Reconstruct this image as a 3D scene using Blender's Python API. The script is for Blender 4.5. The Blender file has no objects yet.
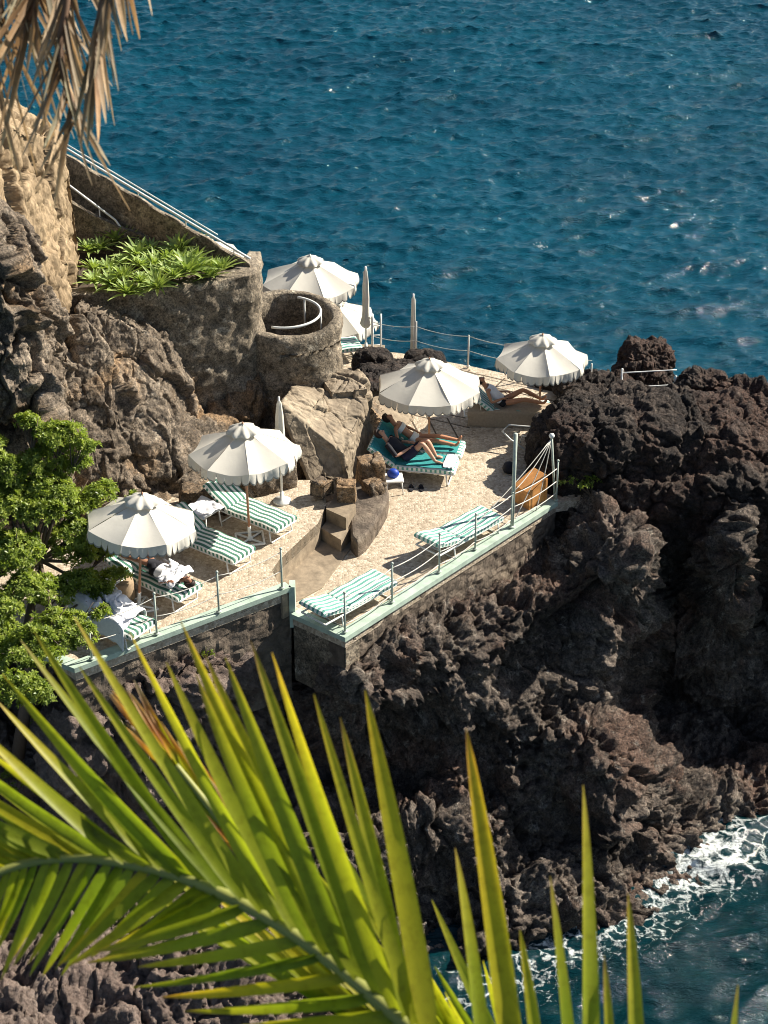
import bpy, math, random
import numpy as np
from mathutils import Vector, Matrix, Euler
random.seed(7); rng = np.random.default_rng(11)
R = math.radians
S = bpy.context.scene; COL = S.collection
# ------------------------------------------------------------------ camera
CAMH, PITCH, F = 19.5, R(30), 1900.0
cd = bpy.data.cameras.new('camera'); cam = bpy.data.objects.new('camera', cd); COL.objects.link(cam)
cam.location = (0, 0, CAMH); cam.rotation_euler = (R(60), 0, 0)
cd.sensor_fit = 'VERTICAL'; cd.sensor_height = 36; cd.sensor_width = 27; cd.lens = F/1024*36
cd.clip_start = .1; cd.clip_end = 9000
cd.dof.use_dof = True; cd.dof.focus_distance = 41; cd.dof.aperture_fstop = 15
S.camera = cam
# ------------------------------------------------------------------ light
SUN_EL, SUN_DIR = R(38), Vector((.91, .41, 0)).normalized()   # direction towards the sun (back right)
sv = Vector((SUN_DIR.x*math.cos(SUN_EL), SUN_DIR.y*math.cos(SUN_EL), math.sin(SUN_EL)))
W = bpy.data.worlds.new('World'); S.world = W; W.use_nodes = True
nt = W.node_tree; bg = nt.nodes['Background']; sk = nt.nodes.new('ShaderNodeTexSky'); sk.sky_type = 'NISHITA'
sk.sun_disc = False; sk.sun_elevation = SUN_EL; sk.sun_rotation = math.atan2(SUN_DIR.x, SUN_DIR.y)
nt.links.new(sk.outputs[0], bg.inputs[0]); bg.inputs[1].default_value = .052
sl = bpy.data.lights.new('sun', 'SUN'); sl.energy = 5.0; sl.angle = R(.53); sl.color = (1, .93, .81)
so = bpy.data.objects.new('sun', sl); COL.objects.link(so); so.rotation_euler = sv.to_track_quat('Z', 'Y').to_euler()
S.view_settings.view_transform = 'Standard'; S.view_settings.look = 'None'
S.view_settings.exposure = 1.0; S.view_settings.gamma = 1
S.cycles.filter_width = 1.0; S.cycles.max_bounces = 5; S.cycles.diffuse_bounces = 2; S.cycles.glossy_bounces = 3
# ------------------------------------------------------------------ pixel -> world
def ray(px, py):
    c = Vector(((px-384)/F, -(py-512)/F, -1)); return Euler((R(60), 0, 0)).to_matrix() @ c
def P(px, py, z):
    d = ray(px, py); t = (z-CAMH)/d.z; return Vector((d.x*t, d.y*t, z))
def PY(px, py, Y):
    d = ray(px, py); t = Y/d.y; return Vector((d.x*t, Y, CAMH+d.z*t))
def PD(px, py, dep):
    d = ray(px, py); return Vector((0, 0, CAMH)) + d*dep
# ------------------------------------------------------------------ objects
def tag(o, label=None, cat=None, group=None, kind=None):
    if label: o['label'] = label
    if cat: o['category'] = cat
    if group: o['group'] = group
    if kind: o['kind'] = kind
    return o
def empty(name, loc, rz=0, tilt=(0, 0)):
    o = bpy.data.objects.new(name, None); COL.objects.link(o); o.location = loc
    o.rotation_euler = (tilt[0], tilt[1], rz); o.empty_display_size = .2; return o
class MB:
    def __init__(s): s.v = []; s.f = []; s.uv = {}
    def add(s, vs, fs, uvs=None):
        b = len(s.v); s.v += [tuple(v) for v in vs]
        for i, f in enumerate(fs):
            if uvs: s.uv[len(s.f)] = uvs[i]
            s.f.append([b+k for k in f])
        return s
    def box(s, c, d, rz=0, M=None, bev=0):
        hx, hy, hz = d[0]/2, d[1]/2, d[2]/2
        if bev:
            b = min(bev, hx*.9, hy*.9, hz*.9); vs = []
            for z, i in ((-hz, b), (-hz+b, 0), (hz-b, 0), (hz, b)):
                for x, y in ((-hx+i, -hy+i+b*(i == 0)), (-hx+i+b*(i == 0), -hy+i), (hx-i-b*(i == 0), -hy+i), (hx-i, -hy+i+b*(i == 0)),
                             (hx-i, hy-i-b*(i == 0)), (hx-i-b*(i == 0), hy-i), (-hx+i+b*(i == 0), hy-i), (-hx+i, hy-i-b*(i == 0))):
                    vs.append((x, y, z))
            fs = [list(range(7, -1, -1)), list(range(24, 32))]
            for k in range(3):
                for j in range(8): fs.append([k*8+j, k*8+(j+1) % 8, k*8+8+(j+1) % 8, k*8+8+j])
        else:
            vs = [(x, y, z) for z in (-hz, hz) for x, y in ((-hx, -hy), (hx, -hy), (hx, hy), (-hx, hy))]
            fs = [(3, 2, 1, 0), (4, 5, 6, 7), (0, 1, 5, 4), (1, 2, 6, 5), (2, 3, 7, 6), (3, 0, 4, 7)]
        m = M or Matrix.Rotation(rz, 4, 'Z'); c = Vector(c)
        return s.add([m @ Vector(v) + c for v in vs], fs)
    def tube(s, pts, r, n=8, cap=True):
        pts = [Vector(p) for p in pts]; rs = r if isinstance(r, (list, tuple)) else [r]*len(pts)
        vs = []; N = len(pts); up = None
        for i, p in enumerate(pts):
            t = (pts[min(i+1, N-1)]-pts[max(i-1, 0)]).normalized()
            if up is None:
                up = Vector((0, 0, 1)) if abs(t.z) < .9 else Vector((1, 0, 0))
            a = t.cross(up).normalized(); b = a.cross(t).normalized(); up = b
            for k in range(n):
                an = 2*math.pi*k/n; vs.append(p+(a*math.cos(an)+b*math.sin(an))*rs[i])
        fs = [[i*n+k, i*n+(k+1) % n, (i+1)*n+(k+1) % n, (i+1)*n+k] for i in range(N-1) for k in range(n)]
        if cap: fs += [list(range(n-1, -1, -1)), [(N-1)*n+k for k in range(n)]]
        return s.add(vs, fs)
    def lathe(s, prof, c=(0, 0, 0), n=16):
        vs = []; c = Vector(c)
        for r, z in prof:
            for k in range(n):
                a = 2*math.pi*k/n; vs.append(c+Vector((r*math.cos(a), r*math.sin(a), z)))
        fs = [[i*n+k, i*n+(k+1) % n, (i+1)*n+(k+1) % n, (i+1)*n+k] for i in range(len(prof)-1) for k in range(n)]
        fs += [list(range(n-1, -1, -1)), [(len(prof)-1)*n+k for k in range(n)]]
        return s.add(vs, fs)
    def prism(s, poly, z0, z1):
        n = len(poly); vs = [(p[0], p[1], z0) for p in poly]+[(p[0], p[1], z1) for p in poly]
        return s.add(vs, [list(range(n-1, -1, -1)), list(range(n, 2*n))]+[[k, (k+1) % n, n+(k+1) % n, n+k] for k in range(n)])
    def build(s, name, mat, parent=None, smooth=False, mats=None):
        me = bpy.data.meshes.new(name); me.from_pydata([tuple(v) for v in s.v], [], s.f)
        if s.uv:
            ul = me.uv_layers.new(name='UVMap')
            for i, p in enumerate(me.polygons):
                u = s.uv.get(i)
                if u:
                    for k, li in enumerate(p.loop_indices): ul.data[li].uv = u[k]
        me.materials.append(mat)
        if smooth: me.shade_smooth()
        me.update()
        o = bpy.data.objects.new(name, me); COL.objects.link(o)
        if parent: o.parent = parent
        return o
def npmesh(name, V, Fq, mat, smooth=True, parent=None, attrs=None):
    me = bpy.data.meshes.new(name); n = len(V); k = Fq.shape[1]
    me.vertices.add(n); me.vertices.foreach_set('co', V.astype(np.float32).ravel())
    me.loops.add(Fq.size); me.loops.foreach_set('vertex_index', Fq.astype(np.int32).ravel())
    me.polygons.add(len(Fq)); me.polygons.foreach_set('loop_start', (np.arange(len(Fq))*k).astype(np.int32))
    me.polygons.foreach_set('loop_total', np.full(len(Fq), k, np.int32))
    me.update(calc_edges=True)
    for nm, a in (attrs or {}).items():
        at = me.attributes.new(nm, 'FLOAT', 'POINT'); at.data.foreach_set('value', a.astype(np.float32))
    if smooth: me.shade_smooth()
    me.materials.append(mat); o = bpy.data.objects.new(name, me); COL.objects.link(o)
    if parent: o.parent = parent
    return o
def gridfaces(nu, nv):
    i = np.arange(nu*nv).reshape(nu, nv)
    return np.stack([i[:-1, :-1].ravel(), i[1:, :-1].ravel(), i[1:, 1:].ravel(), i[:-1, 1:].ravel()], 1)
# ------------------------------------------------------------------ numpy noise
def _h(ix, iy, iz, s):
    h = (ix.astype(np.int64)*374761393+iy.astype(np.int64)*668265263+iz.astype(np.int64)*1274126177+s*97531) & 0xffffffff
    h = ((h ^ (h >> 13))*1274126177) & 0xffffffff; h = ((h ^ (h >> 15))*2246822519) & 0xffffffff
    return (h ^ (h >> 16)).astype(np.float64)/4294967296.0
def vnoise(p, s=0):
    i = np.floor(p); f = p-i; i = i.astype(np.int64); u = f*f*f*(f*(f*6-15)+10); r = 0
    for a in (0, 1):
        for b in (0, 1):
            for c in (0, 1):
                w = (u[:, 0] if a else 1-u[:, 0])*(u[:, 1] if b else 1-u[:, 1])*(u[:, 2] if c else 1-u[:, 2])
                r = r+w*_h(i[:, 0]+a, i[:, 1]+b, i[:, 2]+c, s)
    return r*2-1
def fbm(p, o=4, s=0, g=.5):
    r = 0; a = 1; t = 0
    for k in range(o): r = r+a*vnoise(p*2.03**k+17.3*k, s+k); t += a; a *= g
    return r/t
def ridge(p, o=4, s=0):
    r = 0; a = 1; t = 0
    for k in range(o): r = r+a*(1-np.abs(vnoise(p*2.07**k+9.1*k, s+k))*2); t += a; a *= .5
    return r/t
def worley(p, s=0):
    i = np.floor(p).astype(np.int64); f = p-i; d1 = np.full(len(p), 9.); d2 = d1.copy()
    for a in (-1, 0, 1):
        for b in (-1, 0, 1):
            for c in (-1, 0, 1):
                x, y, z = i[:, 0]+a, i[:, 1]+b, i[:, 2]+c
                d = (a+_h(x, y, z, s)-f[:, 0])**2+(b+_h(x, y, z, s+1)-f[:, 1])**2+(c+_h(x, y, z, s+2)-f[:, 2])**2
                d2 = np.minimum(d2, np.maximum(d1, d)); d1 = np.minimum(d1, d)
    return np.sqrt(d1), np.sqrt(d2)
def vnormals(V, Fq):
    n = np.cross(V[Fq[:, 2]]-V[Fq[:, 0]], V[Fq[:, 3]]-V[Fq[:, 1]]); N = np.zeros_like(V)
    for k in range(4): np.add.at(N, Fq[:, k], n)
    return N/np.maximum(np.linalg.norm(N, axis=1, keepdims=True), 1e-9)
def facets(p, s=0):
    """broken planes: every cell is a tilted flat face; returns height and the distance to the crack"""
    i = np.floor(p).astype(np.int64); f = p-i; d1 = np.full(len(p), 9.); d2 = d1.copy(); val = np.zeros(len(p))
    for a in (-1, 0, 1):
        for b in (-1, 0, 1):
            for c in (-1, 0, 1):
                x, y, z = i[:, 0]+a, i[:, 1]+b, i[:, 2]+c
                o = np.stack([a+_h(x, y, z, s)-f[:, 0], b+_h(x, y, z, s+1)-f[:, 1], c+_h(x, y, z, s+2)-f[:, 2]], 1); d = (o**2).sum(1)
                v = _h(x, y, z, s+3)-.5+(o[:, 0]*(_h(x, y, z, s+4)-.5)+o[:, 1]*(_h(x, y, z, s+5)-.5)+o[:, 2]*(_h(x, y, z, s+6)-.5))*1.5
                nr = d < d1; d2 = np.where(nr, d1, np.minimum(d2, d)); val = np.where(nr, v, val); d1 = np.where(nr, d, d1)
    return val, np.sqrt(d2)-np.sqrt(d1)
def warp(p, a, f, s): return p+a*np.stack([fbm(p*f, 3, s), fbm(p*f, 3, s+20), fbm(p*f, 3, s+40)], 1)
def lava(p, big=.35, s=0):
    """clinkery lava relief: lumps of several sizes with cracks between them"""
    q = p+.55*np.stack([fbm(p*1.1, 3, 31), fbm(p*1.1, 3, 32), fbm(p*1.1, 3, 33)], 1)
    a1, a2 = worley(q*.62, s+5); b1, b2 = worley(q*1.6+.25*fbm(p*3, 2, 77)[:, None], s+15)
    k = .5+.5*fbm(p*.8, 2, s+3)
    d = big*(.95*(.55-a1)+1.0*fbm(p*.7, 4, s, .55)+.55*(ridge(p*1.0, 5, s+9)-.2))
    d += big*.34*(.5-b1)*k*1.6+.22*big*ridge(q*3.1, 4, s+40)*(1.2-k)+big*.16*fbm(p*7, 3, s+50, .7)
    d += big*.09*ridge(p*8.5, 3, s+60)-big*.8*np.clip(fbm(p*1.7, 4, s+70)-.18, 0, 1)
    v1, e1 = facets(warp(p, .25, 2.5, 3)*1.15, s+90); v2, e2 = facets(warp(p, .10, 5, 9)*3.3, s+95)
    d += big*(.42*v1-.30*np.exp(-(e1/.06)**2)+.13*v2-.10*np.exp(-(e2/.07)**2))
    return d
def crag(p, amp=.2, s=0):
    q = warp(p*np.array([1, 1, .55]), .15, 2, 3); v1, e1 = facets(q*.75, s+5); v2, e2 = facets(q*2.1, s+15); v3, e3 = facets(warp(p, .08, 6, 5)*5.5, s+25)
    return amp*(1.0*v1-.40*np.exp(-(e1/.035)**2)+.42*v2-.16*np.exp(-(e2/.05)**2)+.13*v3+.35*fbm(p*.8, 3, s)+.22*fbm(p*4, 4, s+4, .65))
def rockblock(name, corners, mat, n=60, amp=.15, rough='crag', rnd=.35, seed=0, parent=None):
    """8 corners (bottom 4 ccw, top 4 ccw) -> closed rounded, broken boulder"""
    C8 = np.array([tuple(c) for c in corners], float); Vs = []; Fs = []; b = 0
    u, v = np.meshgrid(np.linspace(0, 1, n), np.linspace(0, 1, n), indexing='ij')
    z0, o1 = np.zeros_like(u), np.ones_like(u)
    for a, bb, c in ((u, v, o1), (v, u, z0), (u, z0, v), (v, o1, u), (z0, v, u), (o1, u, v)):
        Vs.append(np.stack([a.ravel(), bb.ravel(), c.ravel()], 1)); Fs.append(gridfaces(n, n)+b); b += n*n
    T = np.concatenate(Vs); Fq = np.concatenate(Fs)
    key = np.round(T*(n-1)).astype(int); key = key[:, 0]*100000000+key[:, 1]*10000+key[:, 2]
    _, idx, inv = np.unique(key, return_index=True, return_inverse=True); T = T[idx]; Fq = inv.ravel()[Fq]
    c = T*2-1; x, y, z = c.T
    sph = np.stack([x*np.sqrt(1-y*y/2-z*z/2+y*y*z*z/3), y*np.sqrt(1-x*x/2-z*z/2+x*x*z*z/3), z*np.sqrt(1-x*x/2-y*y/2+x*x*y*y/3)], 1)
    c = (c*(1-rnd)+sph*rnd*1.15)*.5+.5; x, y, z = c.T
    w = [(1-x)*(1-y)*(1-z), x*(1-y)*(1-z), x*y*(1-z), (1-x)*y*(1-z), (1-x)*(1-y)*z, x*(1-y)*z, x*y*z, (1-x)*y*z]
    V = sum(w[k][:, None]*C8[k] for k in range(8)); N = vnormals(V, Fq)
    cen = V.mean(0)
    if ((V-cen)*N).sum() < 0: Fq = Fq[:, ::-1]; N = -N
    d = lava(V+seed*7.7, amp, seed) if rough == 'lava' else crag(V+seed*7.7, amp, seed)
    V = V+N*d[:, None]
    return npmesh(name, V, Fq, mat, parent=parent)
def merge(name, objs, mat):
    Vs = []; Fs = []; b = 0
    for o in objs:
        me = o.data; v = np.empty(len(me.vertices)*3); me.vertices.foreach_get('co', v)
        f = np.empty(len(me.loops), int); me.loops.foreach_get('vertex_index', f)
        Vs.append(v.reshape(-1, 3)); Fs.append(f.reshape(-1, 4)+b); b += len(me.vertices)
        bpy.data.objects.remove(o); bpy.data.meshes.remove(me)
    return npmesh(name, np.concatenate(Vs), np.concatenate(Fs), mat)
def ell(c, r, rz=0):
    """8 corners of a rotated box round c"""
    m = Matrix.Rotation(rz, 3, 'Z'); c = Vector(c)
    return [c+m @ Vector((sx*r[0], sy*r[1], sz*r[2])) for sz in (-1, 1) for sx, sy in ((-1, -1), (1, -1), (1, 1), (-1, 1))]
# ------------------------------------------------------------------ materials
def newmat(name):
    m = bpy.data.materials.new(name); m.use_nodes = True; n = m.node_tree.nodes; return m, n, m.node_tree.links, n['Principled BSDF']
def ramp(n, l, src, stops):
    r = n.new('ShaderNodeValToRGB'); e = r.color_ramp.elements
    while len(e) < len(stops): e.new(.5)
    for k, (p, c) in enumerate(stops): e[k].position = p; e[k].color = (*c, 1) if len(c) == 3 else c
    l.new(src, r.inputs[0]); return r.outputs[0]
def noise(n, l, co, sc, det=6, ro=.6, dist=0):
    t = n.new('ShaderNodeTexNoise'); t.inputs['Scale'].default_value = sc; t.inputs['Detail'].default_value = det
    t.inputs['Roughness'].default_value = ro; t.inputs['Distortion'].default_value = dist
    if co: l.new(co, t.inputs['Vector'])
    return t.outputs['Fac']
def mixc(n, l, f, a, b, mode='MIX'):
    m = n.new('ShaderNodeMix'); m.data_type = 'RGBA'; m.blend_type = mode
    for s, i in ((f, 0), (a, 6), (b, 7)):
        if isinstance(s, (int, float)): m.inputs[i].default_value = s
        elif isinstance(s, tuple): m.inputs[i].default_value = (*s[:3], 1)
        else: l.new(s, m.inputs[i])
    return m.outputs[2]
def math_(n, l, op, a, b=None):
    m = n.new('ShaderNodeMath'); m.operation = op
    for s, i in ((a, 0), (b, 1)):
        if s is None: continue
        if isinstance(s, (int, float)): m.inputs[i].default_value = s
        else: l.new(s, m.inputs[i])
    return m.outputs[0]
def bump(n, l, b, h, st, dist=.02, prev=None):
    m = n.new('ShaderNodeBump'); m.inputs['Strength'].default_value = st; m.inputs['Distance'].default_value = dist
    l.new(h, m.inputs['Height'])
    if prev: l.new(prev, m.inputs['Normal'])
    if b: l.new(m.outputs[0], b.inputs['Normal'])
    return m.outputs[0]
def objco(n): return n.new('ShaderNodeTexCoord').outputs['Object']
def plain(name, c, rough=.6, metal=0, var=.12, sc=8, bst=0, spec=.4):
    m, n, l, b = newmat(name); co = objco(n); f = noise(n, l, co, sc, 5)
    d = tuple(x*(1-var) for x in c); e = tuple(min(1, x*(1+var)) for x in c)
    l.new(ramp(n, l, f, [(.3, d), (.7, e)]), b.inputs['Base Color']); b.inputs['Roughness'].default_value = rough
    b.inputs['Metallic'].default_value = metal; b.inputs['Specular IOR Level'].default_value = spec
    if bst: bump(n, l, b, noise(n, l, co, sc*6, 4), bst, .01)
    return m
def rockmat(name, cols, sc=.7, bst=.8, fine=22, tint=None, streak=False, bd=.05, crust=None, west=None):
    m, n, l, b = newmat(name); co = objco(n)
    f = noise(n, l, co, sc, 9, .62, .4)
    c = ramp(n, l, f, [(.28+.44*k/(len(cols)-1), x) for k, x in enumerate(cols)])
    f2 = noise(n, l, co, 5.5, 8, .7); c = mixc(n, l, .75, c, ramp(n, l, f2, [(.3, (.45,)*3), (.55, (.95,)*3), (.75, (1.45, 1.4, 1.35))]), 'MULTIPLY')
    if tint:
        f3 = noise(n, l, co, .35, 5, .6, 1.0); c = mixc(n, l, ramp(n, l, f3, [(.52, (0,)*3), (.62, (.8,)*3)]), c, tint)
    if streak:
        mp = n.new('ShaderNodeMapping'); mp.inputs['Rotation'].default_value = (.2, .5, .9); mp.inputs['Scale'].default_value = (1, 9, 3); l.new(co, mp.inputs[0])
        f4 = noise(n, l, mp.outputs[0], 1.5, 7, .6, .6); c = mixc(n, l, .7, c, ramp(n, l, f4, [(.35, (.55, .53, .5)), (.6, (1.15,)*3)]), 'MULTIPLY')
    if crust:
        f5 = noise(n, l, co, 3.2, 9, .72, .6); c = mixc(n, l, ramp(n, l, f5, [(.56, (0,)*3), (.66, (.75,)*3)]), c, crust)
        f6 = noise(n, l, co, 9, 7, .75); c = mixc(n, l, 1.0, c, ramp(n, l, f6, [(.36, (.35,)*3), (.5, (.95,)*3), (.68, (1.35,)*3)]), 'MULTIPLY')
        f7 = noise(n, l, co, 26, 4, .8); c = mixc(n, l, 1.0, c, ramp(n, l, f7, [(.34, (.30,)*3), (.5, (.95,)*3), (.66, (1.65, 1.6, 1.5))]), 'MULTIPLY')
    if west:
        sx = n.new('ShaderNodeSeparateXYZ'); l.new(co, sx.inputs[0]); wm = n.new('ShaderNodeMapRange'); l.new(math_(n, l, 'ADD', sx.outputs[0], math_(n, l, 'MULTIPLY', f, 4)), wm.inputs[0])
        wm.inputs[1].default_value = 1.4; wm.inputs[2].default_value = -.8; wm.inputs[4].default_value = .8
        c = mixc(n, l, wm.outputs[0], c, mixc(n, l, 1.0, ramp(n, l, noise(n, l, co, 2.2, 8, .7), [(.3, (.12, .09, .075)), (.5, (.27, .20, .165)), (.7, (.40, .32, .27))]), ramp(n, l, noise(n, l, co, 12, 5, .7), [(.35, (.6,)*3), (.6, (1.1,)*3)]), 'MULTIPLY'))
    l.new(c, b.inputs['Base Color']); b.inputs['Roughness'].default_value = .8; b.inputs['Specular IOR Level'].default_value = .3
    big_ = bump(n, l, None, noise(n, l, co, 3.0, 8, .65, .5), bst*.8, bd*2.2)
    v = n.new('ShaderNodeTexVoronoi'); v.inputs['Scale'].default_value = fine*.45; l.new(co, v.inputs[0])
    h = math_(n, l, 'ADD', noise(n, l, co, fine*.4, 10, .75), math_(n, l, 'MULTIPLY', v.outputs['Distance'], -.5))
    bump(n, l, b, h, bst, bd, big_); return m
M = {}
M['lava'] = rockmat('lava_rock', [(.028, .022, .018), (.10, .078, .063), (.215, .172, .14), (.36, .31, .255)], .75, 1, 24, tint=(.17, .105, .078), bd=.10, crust=(.42, .37, .31), west=True)
M['lavadark'] = rockmat('dark_lava', [(.018, .014, .012), (.055, .041, .034), (.13, .098, .078)], .9, 1, 26, tint=(.11, .062, .045), bd=.12, crust=(.19, .15, .12))
M['cliffrock'] = rockmat('cliff_rock', [(.07, .053, .038), (.17, .132, .096), (.27, .215, .16), (.38, .31, .235)], .7, .8, 18, tint=(.30, .19, .10), bd=.07, crust=(.36, .31, .25))
M['tan'] = rockmat('tan_rock', [(.22, .155, .09), (.34, .25, .15), (.42, .31, .19)], .6, .6, 9, streak=True)
M['brownrock'] = rockmat('brown_rock', [(.16, .13, .095), (.30, .24, .17), (.42, .35, .25)], .9, .5, 12, streak=True, bd=.03)
M['conc'] = rockmat('weathered_concrete', [(.10, .082, .058), (.25, .205, .15), (.42, .355, .27)], 1.0, .9, 14, bd=.05, crust=(.50, .45, .36))
M['path'] = rockmat('concrete_path', [(.25, .195, .135), (.36, .29, .205)], 1.2, .25, 20, bd=.015)
M['masonry'] = rockmat('rubble_wall', [(.06, .048, .037), (.16, .125, .095), (.26, .21, .155)], 2.2, .9, 12, bd=.06)
def deckmat():
    m, n, l, b = newmat('pebble_deck'); co = objco(n)
    v = n.new('ShaderNodeTexVoronoi'); v.inputs['Scale'].default_value = 16; l.new(co, v.inputs[0])
    e = n.new('ShaderNodeTexVoronoi'); e.feature = 'DISTANCE_TO_EDGE'; e.inputs['Scale'].default_value = 16; l.new(co, e.inputs[0])
    s = n.new('ShaderNodeSeparateColor'); l.new(v.outputs['Color'], s.inputs[0])
    c = ramp(n, l, s.outputs[0], [(0, (.30, .235, .165)), (.4, (.47, .385, .285)), (1, (.62, .53, .41))])
    c = mixc(n, l, ramp(n, l, e.outputs[0], [(.02, (1,)*3), (.09, (0,)*3)]), c, (.42, .345, .25))
    f = noise(n, l, co, 1.2, 6); c = mixc(n, l, .6, c, ramp(n, l, f, [(.3, (.72, .70, .66)), (.6, (1.0,)*3)]), 'MULTIPLY')
    l.new(c, b.inputs['Base Color']); b.inputs['Roughness'].default_value = .8
    bump(n, l, b, e.outputs[0], .5, .03); return m
M['deck'] = deckmat()
M['joint'] = plain('slab_joint', (.10, .075, .05), .9)
M['slab'] = plain('pale_slab', (.52, .40, .265), .85, var=.15, sc=3, bst=.3)
M['kerb'] = plain('green_kerb_paint', (.40, .50, .41), .6, var=.2, sc=5, bst=.2)
M['white'] = plain('white_paint', (.74, .74, .70), .45)
M['post'] = plain('grey_green_post', (.42, .47, .40), .5, var=.2)
M['cable'] = plain('pale_cable', (.58, .56, .50), .6)
M['steel'] = plain('pale_steel', (.62, .62, .58), .35, .3)
M['wood'] = plain('orange_wood', (.62, .28, .085), .55, var=.25, sc=6)
M['polewood'] = plain('pole_wood', (.42, .21, .12), .5, var=.2)
M['taupe'] = plain('taupe_canvas', (.34, .27, .19), .9, var=.15, sc=20)
M['towel'] = plain('white_towel', (.74, .74, .76), .95, var=.08, sc=20, bst=.3)
M['teal'] = plain('teal_towel', (.03, .25, .25), .95, var=.2, sc=20, bst=.3)
M['blue'] = plain('blue_bag', (.01, .05, .35), .5)
M['black'] = plain('black_cloth', (.012, .012, .018), .8)
M['navy'] = plain('navy_cloth', (.014, .016, .045), .9)
M['bikini'] = plain('white_bikini', (.78, .77, .72), .9)
M['shirt'] = plain('white_shirt', (.75, .75, .77), .9)
M['hair'] = plain('brown_hair', (.025, .012, .008), .6)
M['bark'] = plain('bark', (.12, .09, .065), .9, sc=10, bst=.5)
M['basket'] = plain('wicker', (.33, .24, .15), .9, sc=30, bst=.5)
M['soil'] = plain('soil', (.07, .05, .035), .95)
def skin_m(name, c):
    m, n, l, b = newmat(name); b.inputs['Base Color'].default_value = (*c, 1); b.inputs['Roughness'].default_value = .5
    b.inputs['Subsurface Weight'].default_value = .05; return m
M['skin1'] = skin_m('tanned_skin', (.46, .22, .12)); M['skin2'] = skin_m('light_skin', (.52, .29, .19)); M['skin3'] = skin_m('brown_skin', (.30, .14, .08))
def stripemat(name, a, bcol, fz=.5):
    m, n, l, b = newmat(name); t = n.new('ShaderNodeUVMap'); s = n.new('ShaderNodeSeparateXYZ'); l.new(t.outputs[0], s.inputs[0])
    f = math_(n, l, 'FRACT', s.outputs[0]); g = math_(n, l, 'GREATER_THAN', f, fz)
    l.new(mixc(n, l, g, a, bcol), b.inputs['Base Color']); b.inputs['Roughness'].default_value = .9
    bump(n, l, b, noise(n, l, objco(n), 9, 3), .4, .02); return m
M['stripe'] = stripemat('green_white_stripe', (.74, .74, .67), (.055, .17, .12))
M['stripe2'] = stripemat('pale_green_stripe', (.70, .76, .70), (.12, .33, .27), .55)
def fabric(name, c, tr=.25):
    m, n, l, b = newmat(name); co = objco(n); f = noise(n, l, co, 3, 4)
    col = ramp(n, l, f, [(.3, tuple(x*.93 for x in c)), (.7, c)]); l.new(col, b.inputs['Base Color']); b.inputs['Roughness'].default_value = .85
    b.inputs['Specular IOR Level'].default_value = .2
    bump(n, l, b, noise(n, l, co, 5, 3), .15, .03)
    t = n.new('ShaderNodeBsdfTranslucent'); l.new(col, t.inputs[0]); x = n.new('ShaderNodeMixShader'); x.inputs[0].default_value = tr
    l.new(b.outputs[0], x.inputs[1]); l.new(t.outputs[0], x.inputs[2]); l.new(x.outputs[0], n['Material Output'].inputs[0]); return m
M['canvas'] = fabric('cream_canvas', (.70, .665, .58), .14)
M['trim'] = fabric('grey_trim', (.30, .30, .27), .1)
def leafmat(name, stops, tr, trc, rough=.45, sc=3, attr=False):
    m, n, l, b = newmat(name)
    if attr:
        a = n.new('ShaderNodeUVMap'); s = n.new('ShaderNodeSeparateXYZ'); l.new(a.outputs[0], s.inputs[0]); f = s.outputs[0]
        f = math_(n, l, 'ADD', f, math_(n, l, 'MULTIPLY', math_(n, l, 'SUBTRACT', noise(n, l, objco(n), 9, 4), .5), .25))
    else: f = noise(n, l, objco(n), sc, 4, .7)
    col = ramp(n, l, f, stops)
    if attr:
        oi = n.new('ShaderNodeObjectInfo'); col = mixc(n, l, 1.0, col, ramp(n, l, oi.outputs['Random'], [(0, (.62, .74, .7)), (.5, (1, 1, 1)), (.85, (1.2, 1.08, .9)), (1, (1.5, 1.15, .8))]), 'MULTIPLY')
        sp_ = noise(n, l, objco(n), 60, 5, .7); col = mixc(n, l, .5, col, ramp(n, l, sp_, [(.35, (.6, .55, .45)), (.5, (1, 1, 1)), (.7, (1.15, 1.1, 1))]), 'MULTIPLY')
        wv = n.new('ShaderNodeTexWave'); wv.inputs['Scale'].default_value = 1; sm = n.new('ShaderNodeMapping'); sm.inputs['Scale'].default_value = (0, 3, 0); l.new(a.outputs[0], sm.inputs[0]); l.new(sm.outputs[0], wv.inputs[0])
        bump(n, l, b, wv.outputs['Fac'], .25, .002)
    l.new(col, b.inputs['Base Color']); b.inputs['Roughness'].default_value = rough; b.inputs['Specular IOR Level'].default_value = .3
    t = n.new('ShaderNodeBsdfTranslucent'); l.new(mixc(n, l, 1.0, col, trc, 'MULTIPLY'), t.inputs[0])
    x = n.new('ShaderNodeMixShader'); x.inputs[0].default_value = tr
    l.new(b.outputs[0], x.inputs[1]); l.new(t.outputs[0], x.inputs[2]); l.new(x.outputs[0], n['Material Output'].inputs[0]); return m
M['treeleaf'] = leafmat('tree_leaf', [(.3, (.07, .11, .02)), (.48, (.19, .25, .04)), (.66, (.38, .43, .09))], .35, (1.6, 1.7, .8), .4, 5)
M['agave'] = leafmat('agave_leaf', [(.35, (.17, .26, .07)), (.65, (.42, .50, .16))], .25, (1.6, 1.6, .7), .45, 6)
M['palm'] = leafmat('palm_leaflet', [(0, (.17, .20, .018)), (.5, (.28, .31, .025)), (.8, (.42, .36, .035)), (.93, (.42, .28, .06)), (1, (.22, .12, .05))], .5, (1.8, 1.9, .8), .38, attr=True)
M['palmy'] = leafmat('yellow_palm_leaflet', [(0, (.20, .25, .03)), (.55, (.38, .40, .03)), (.70, (.50, .30, .04)), (.78, (.30, .13, .05)), (1, (.50, .36, .24))], .4, (1.7, 1.7, .8), .4, attr=True)
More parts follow.
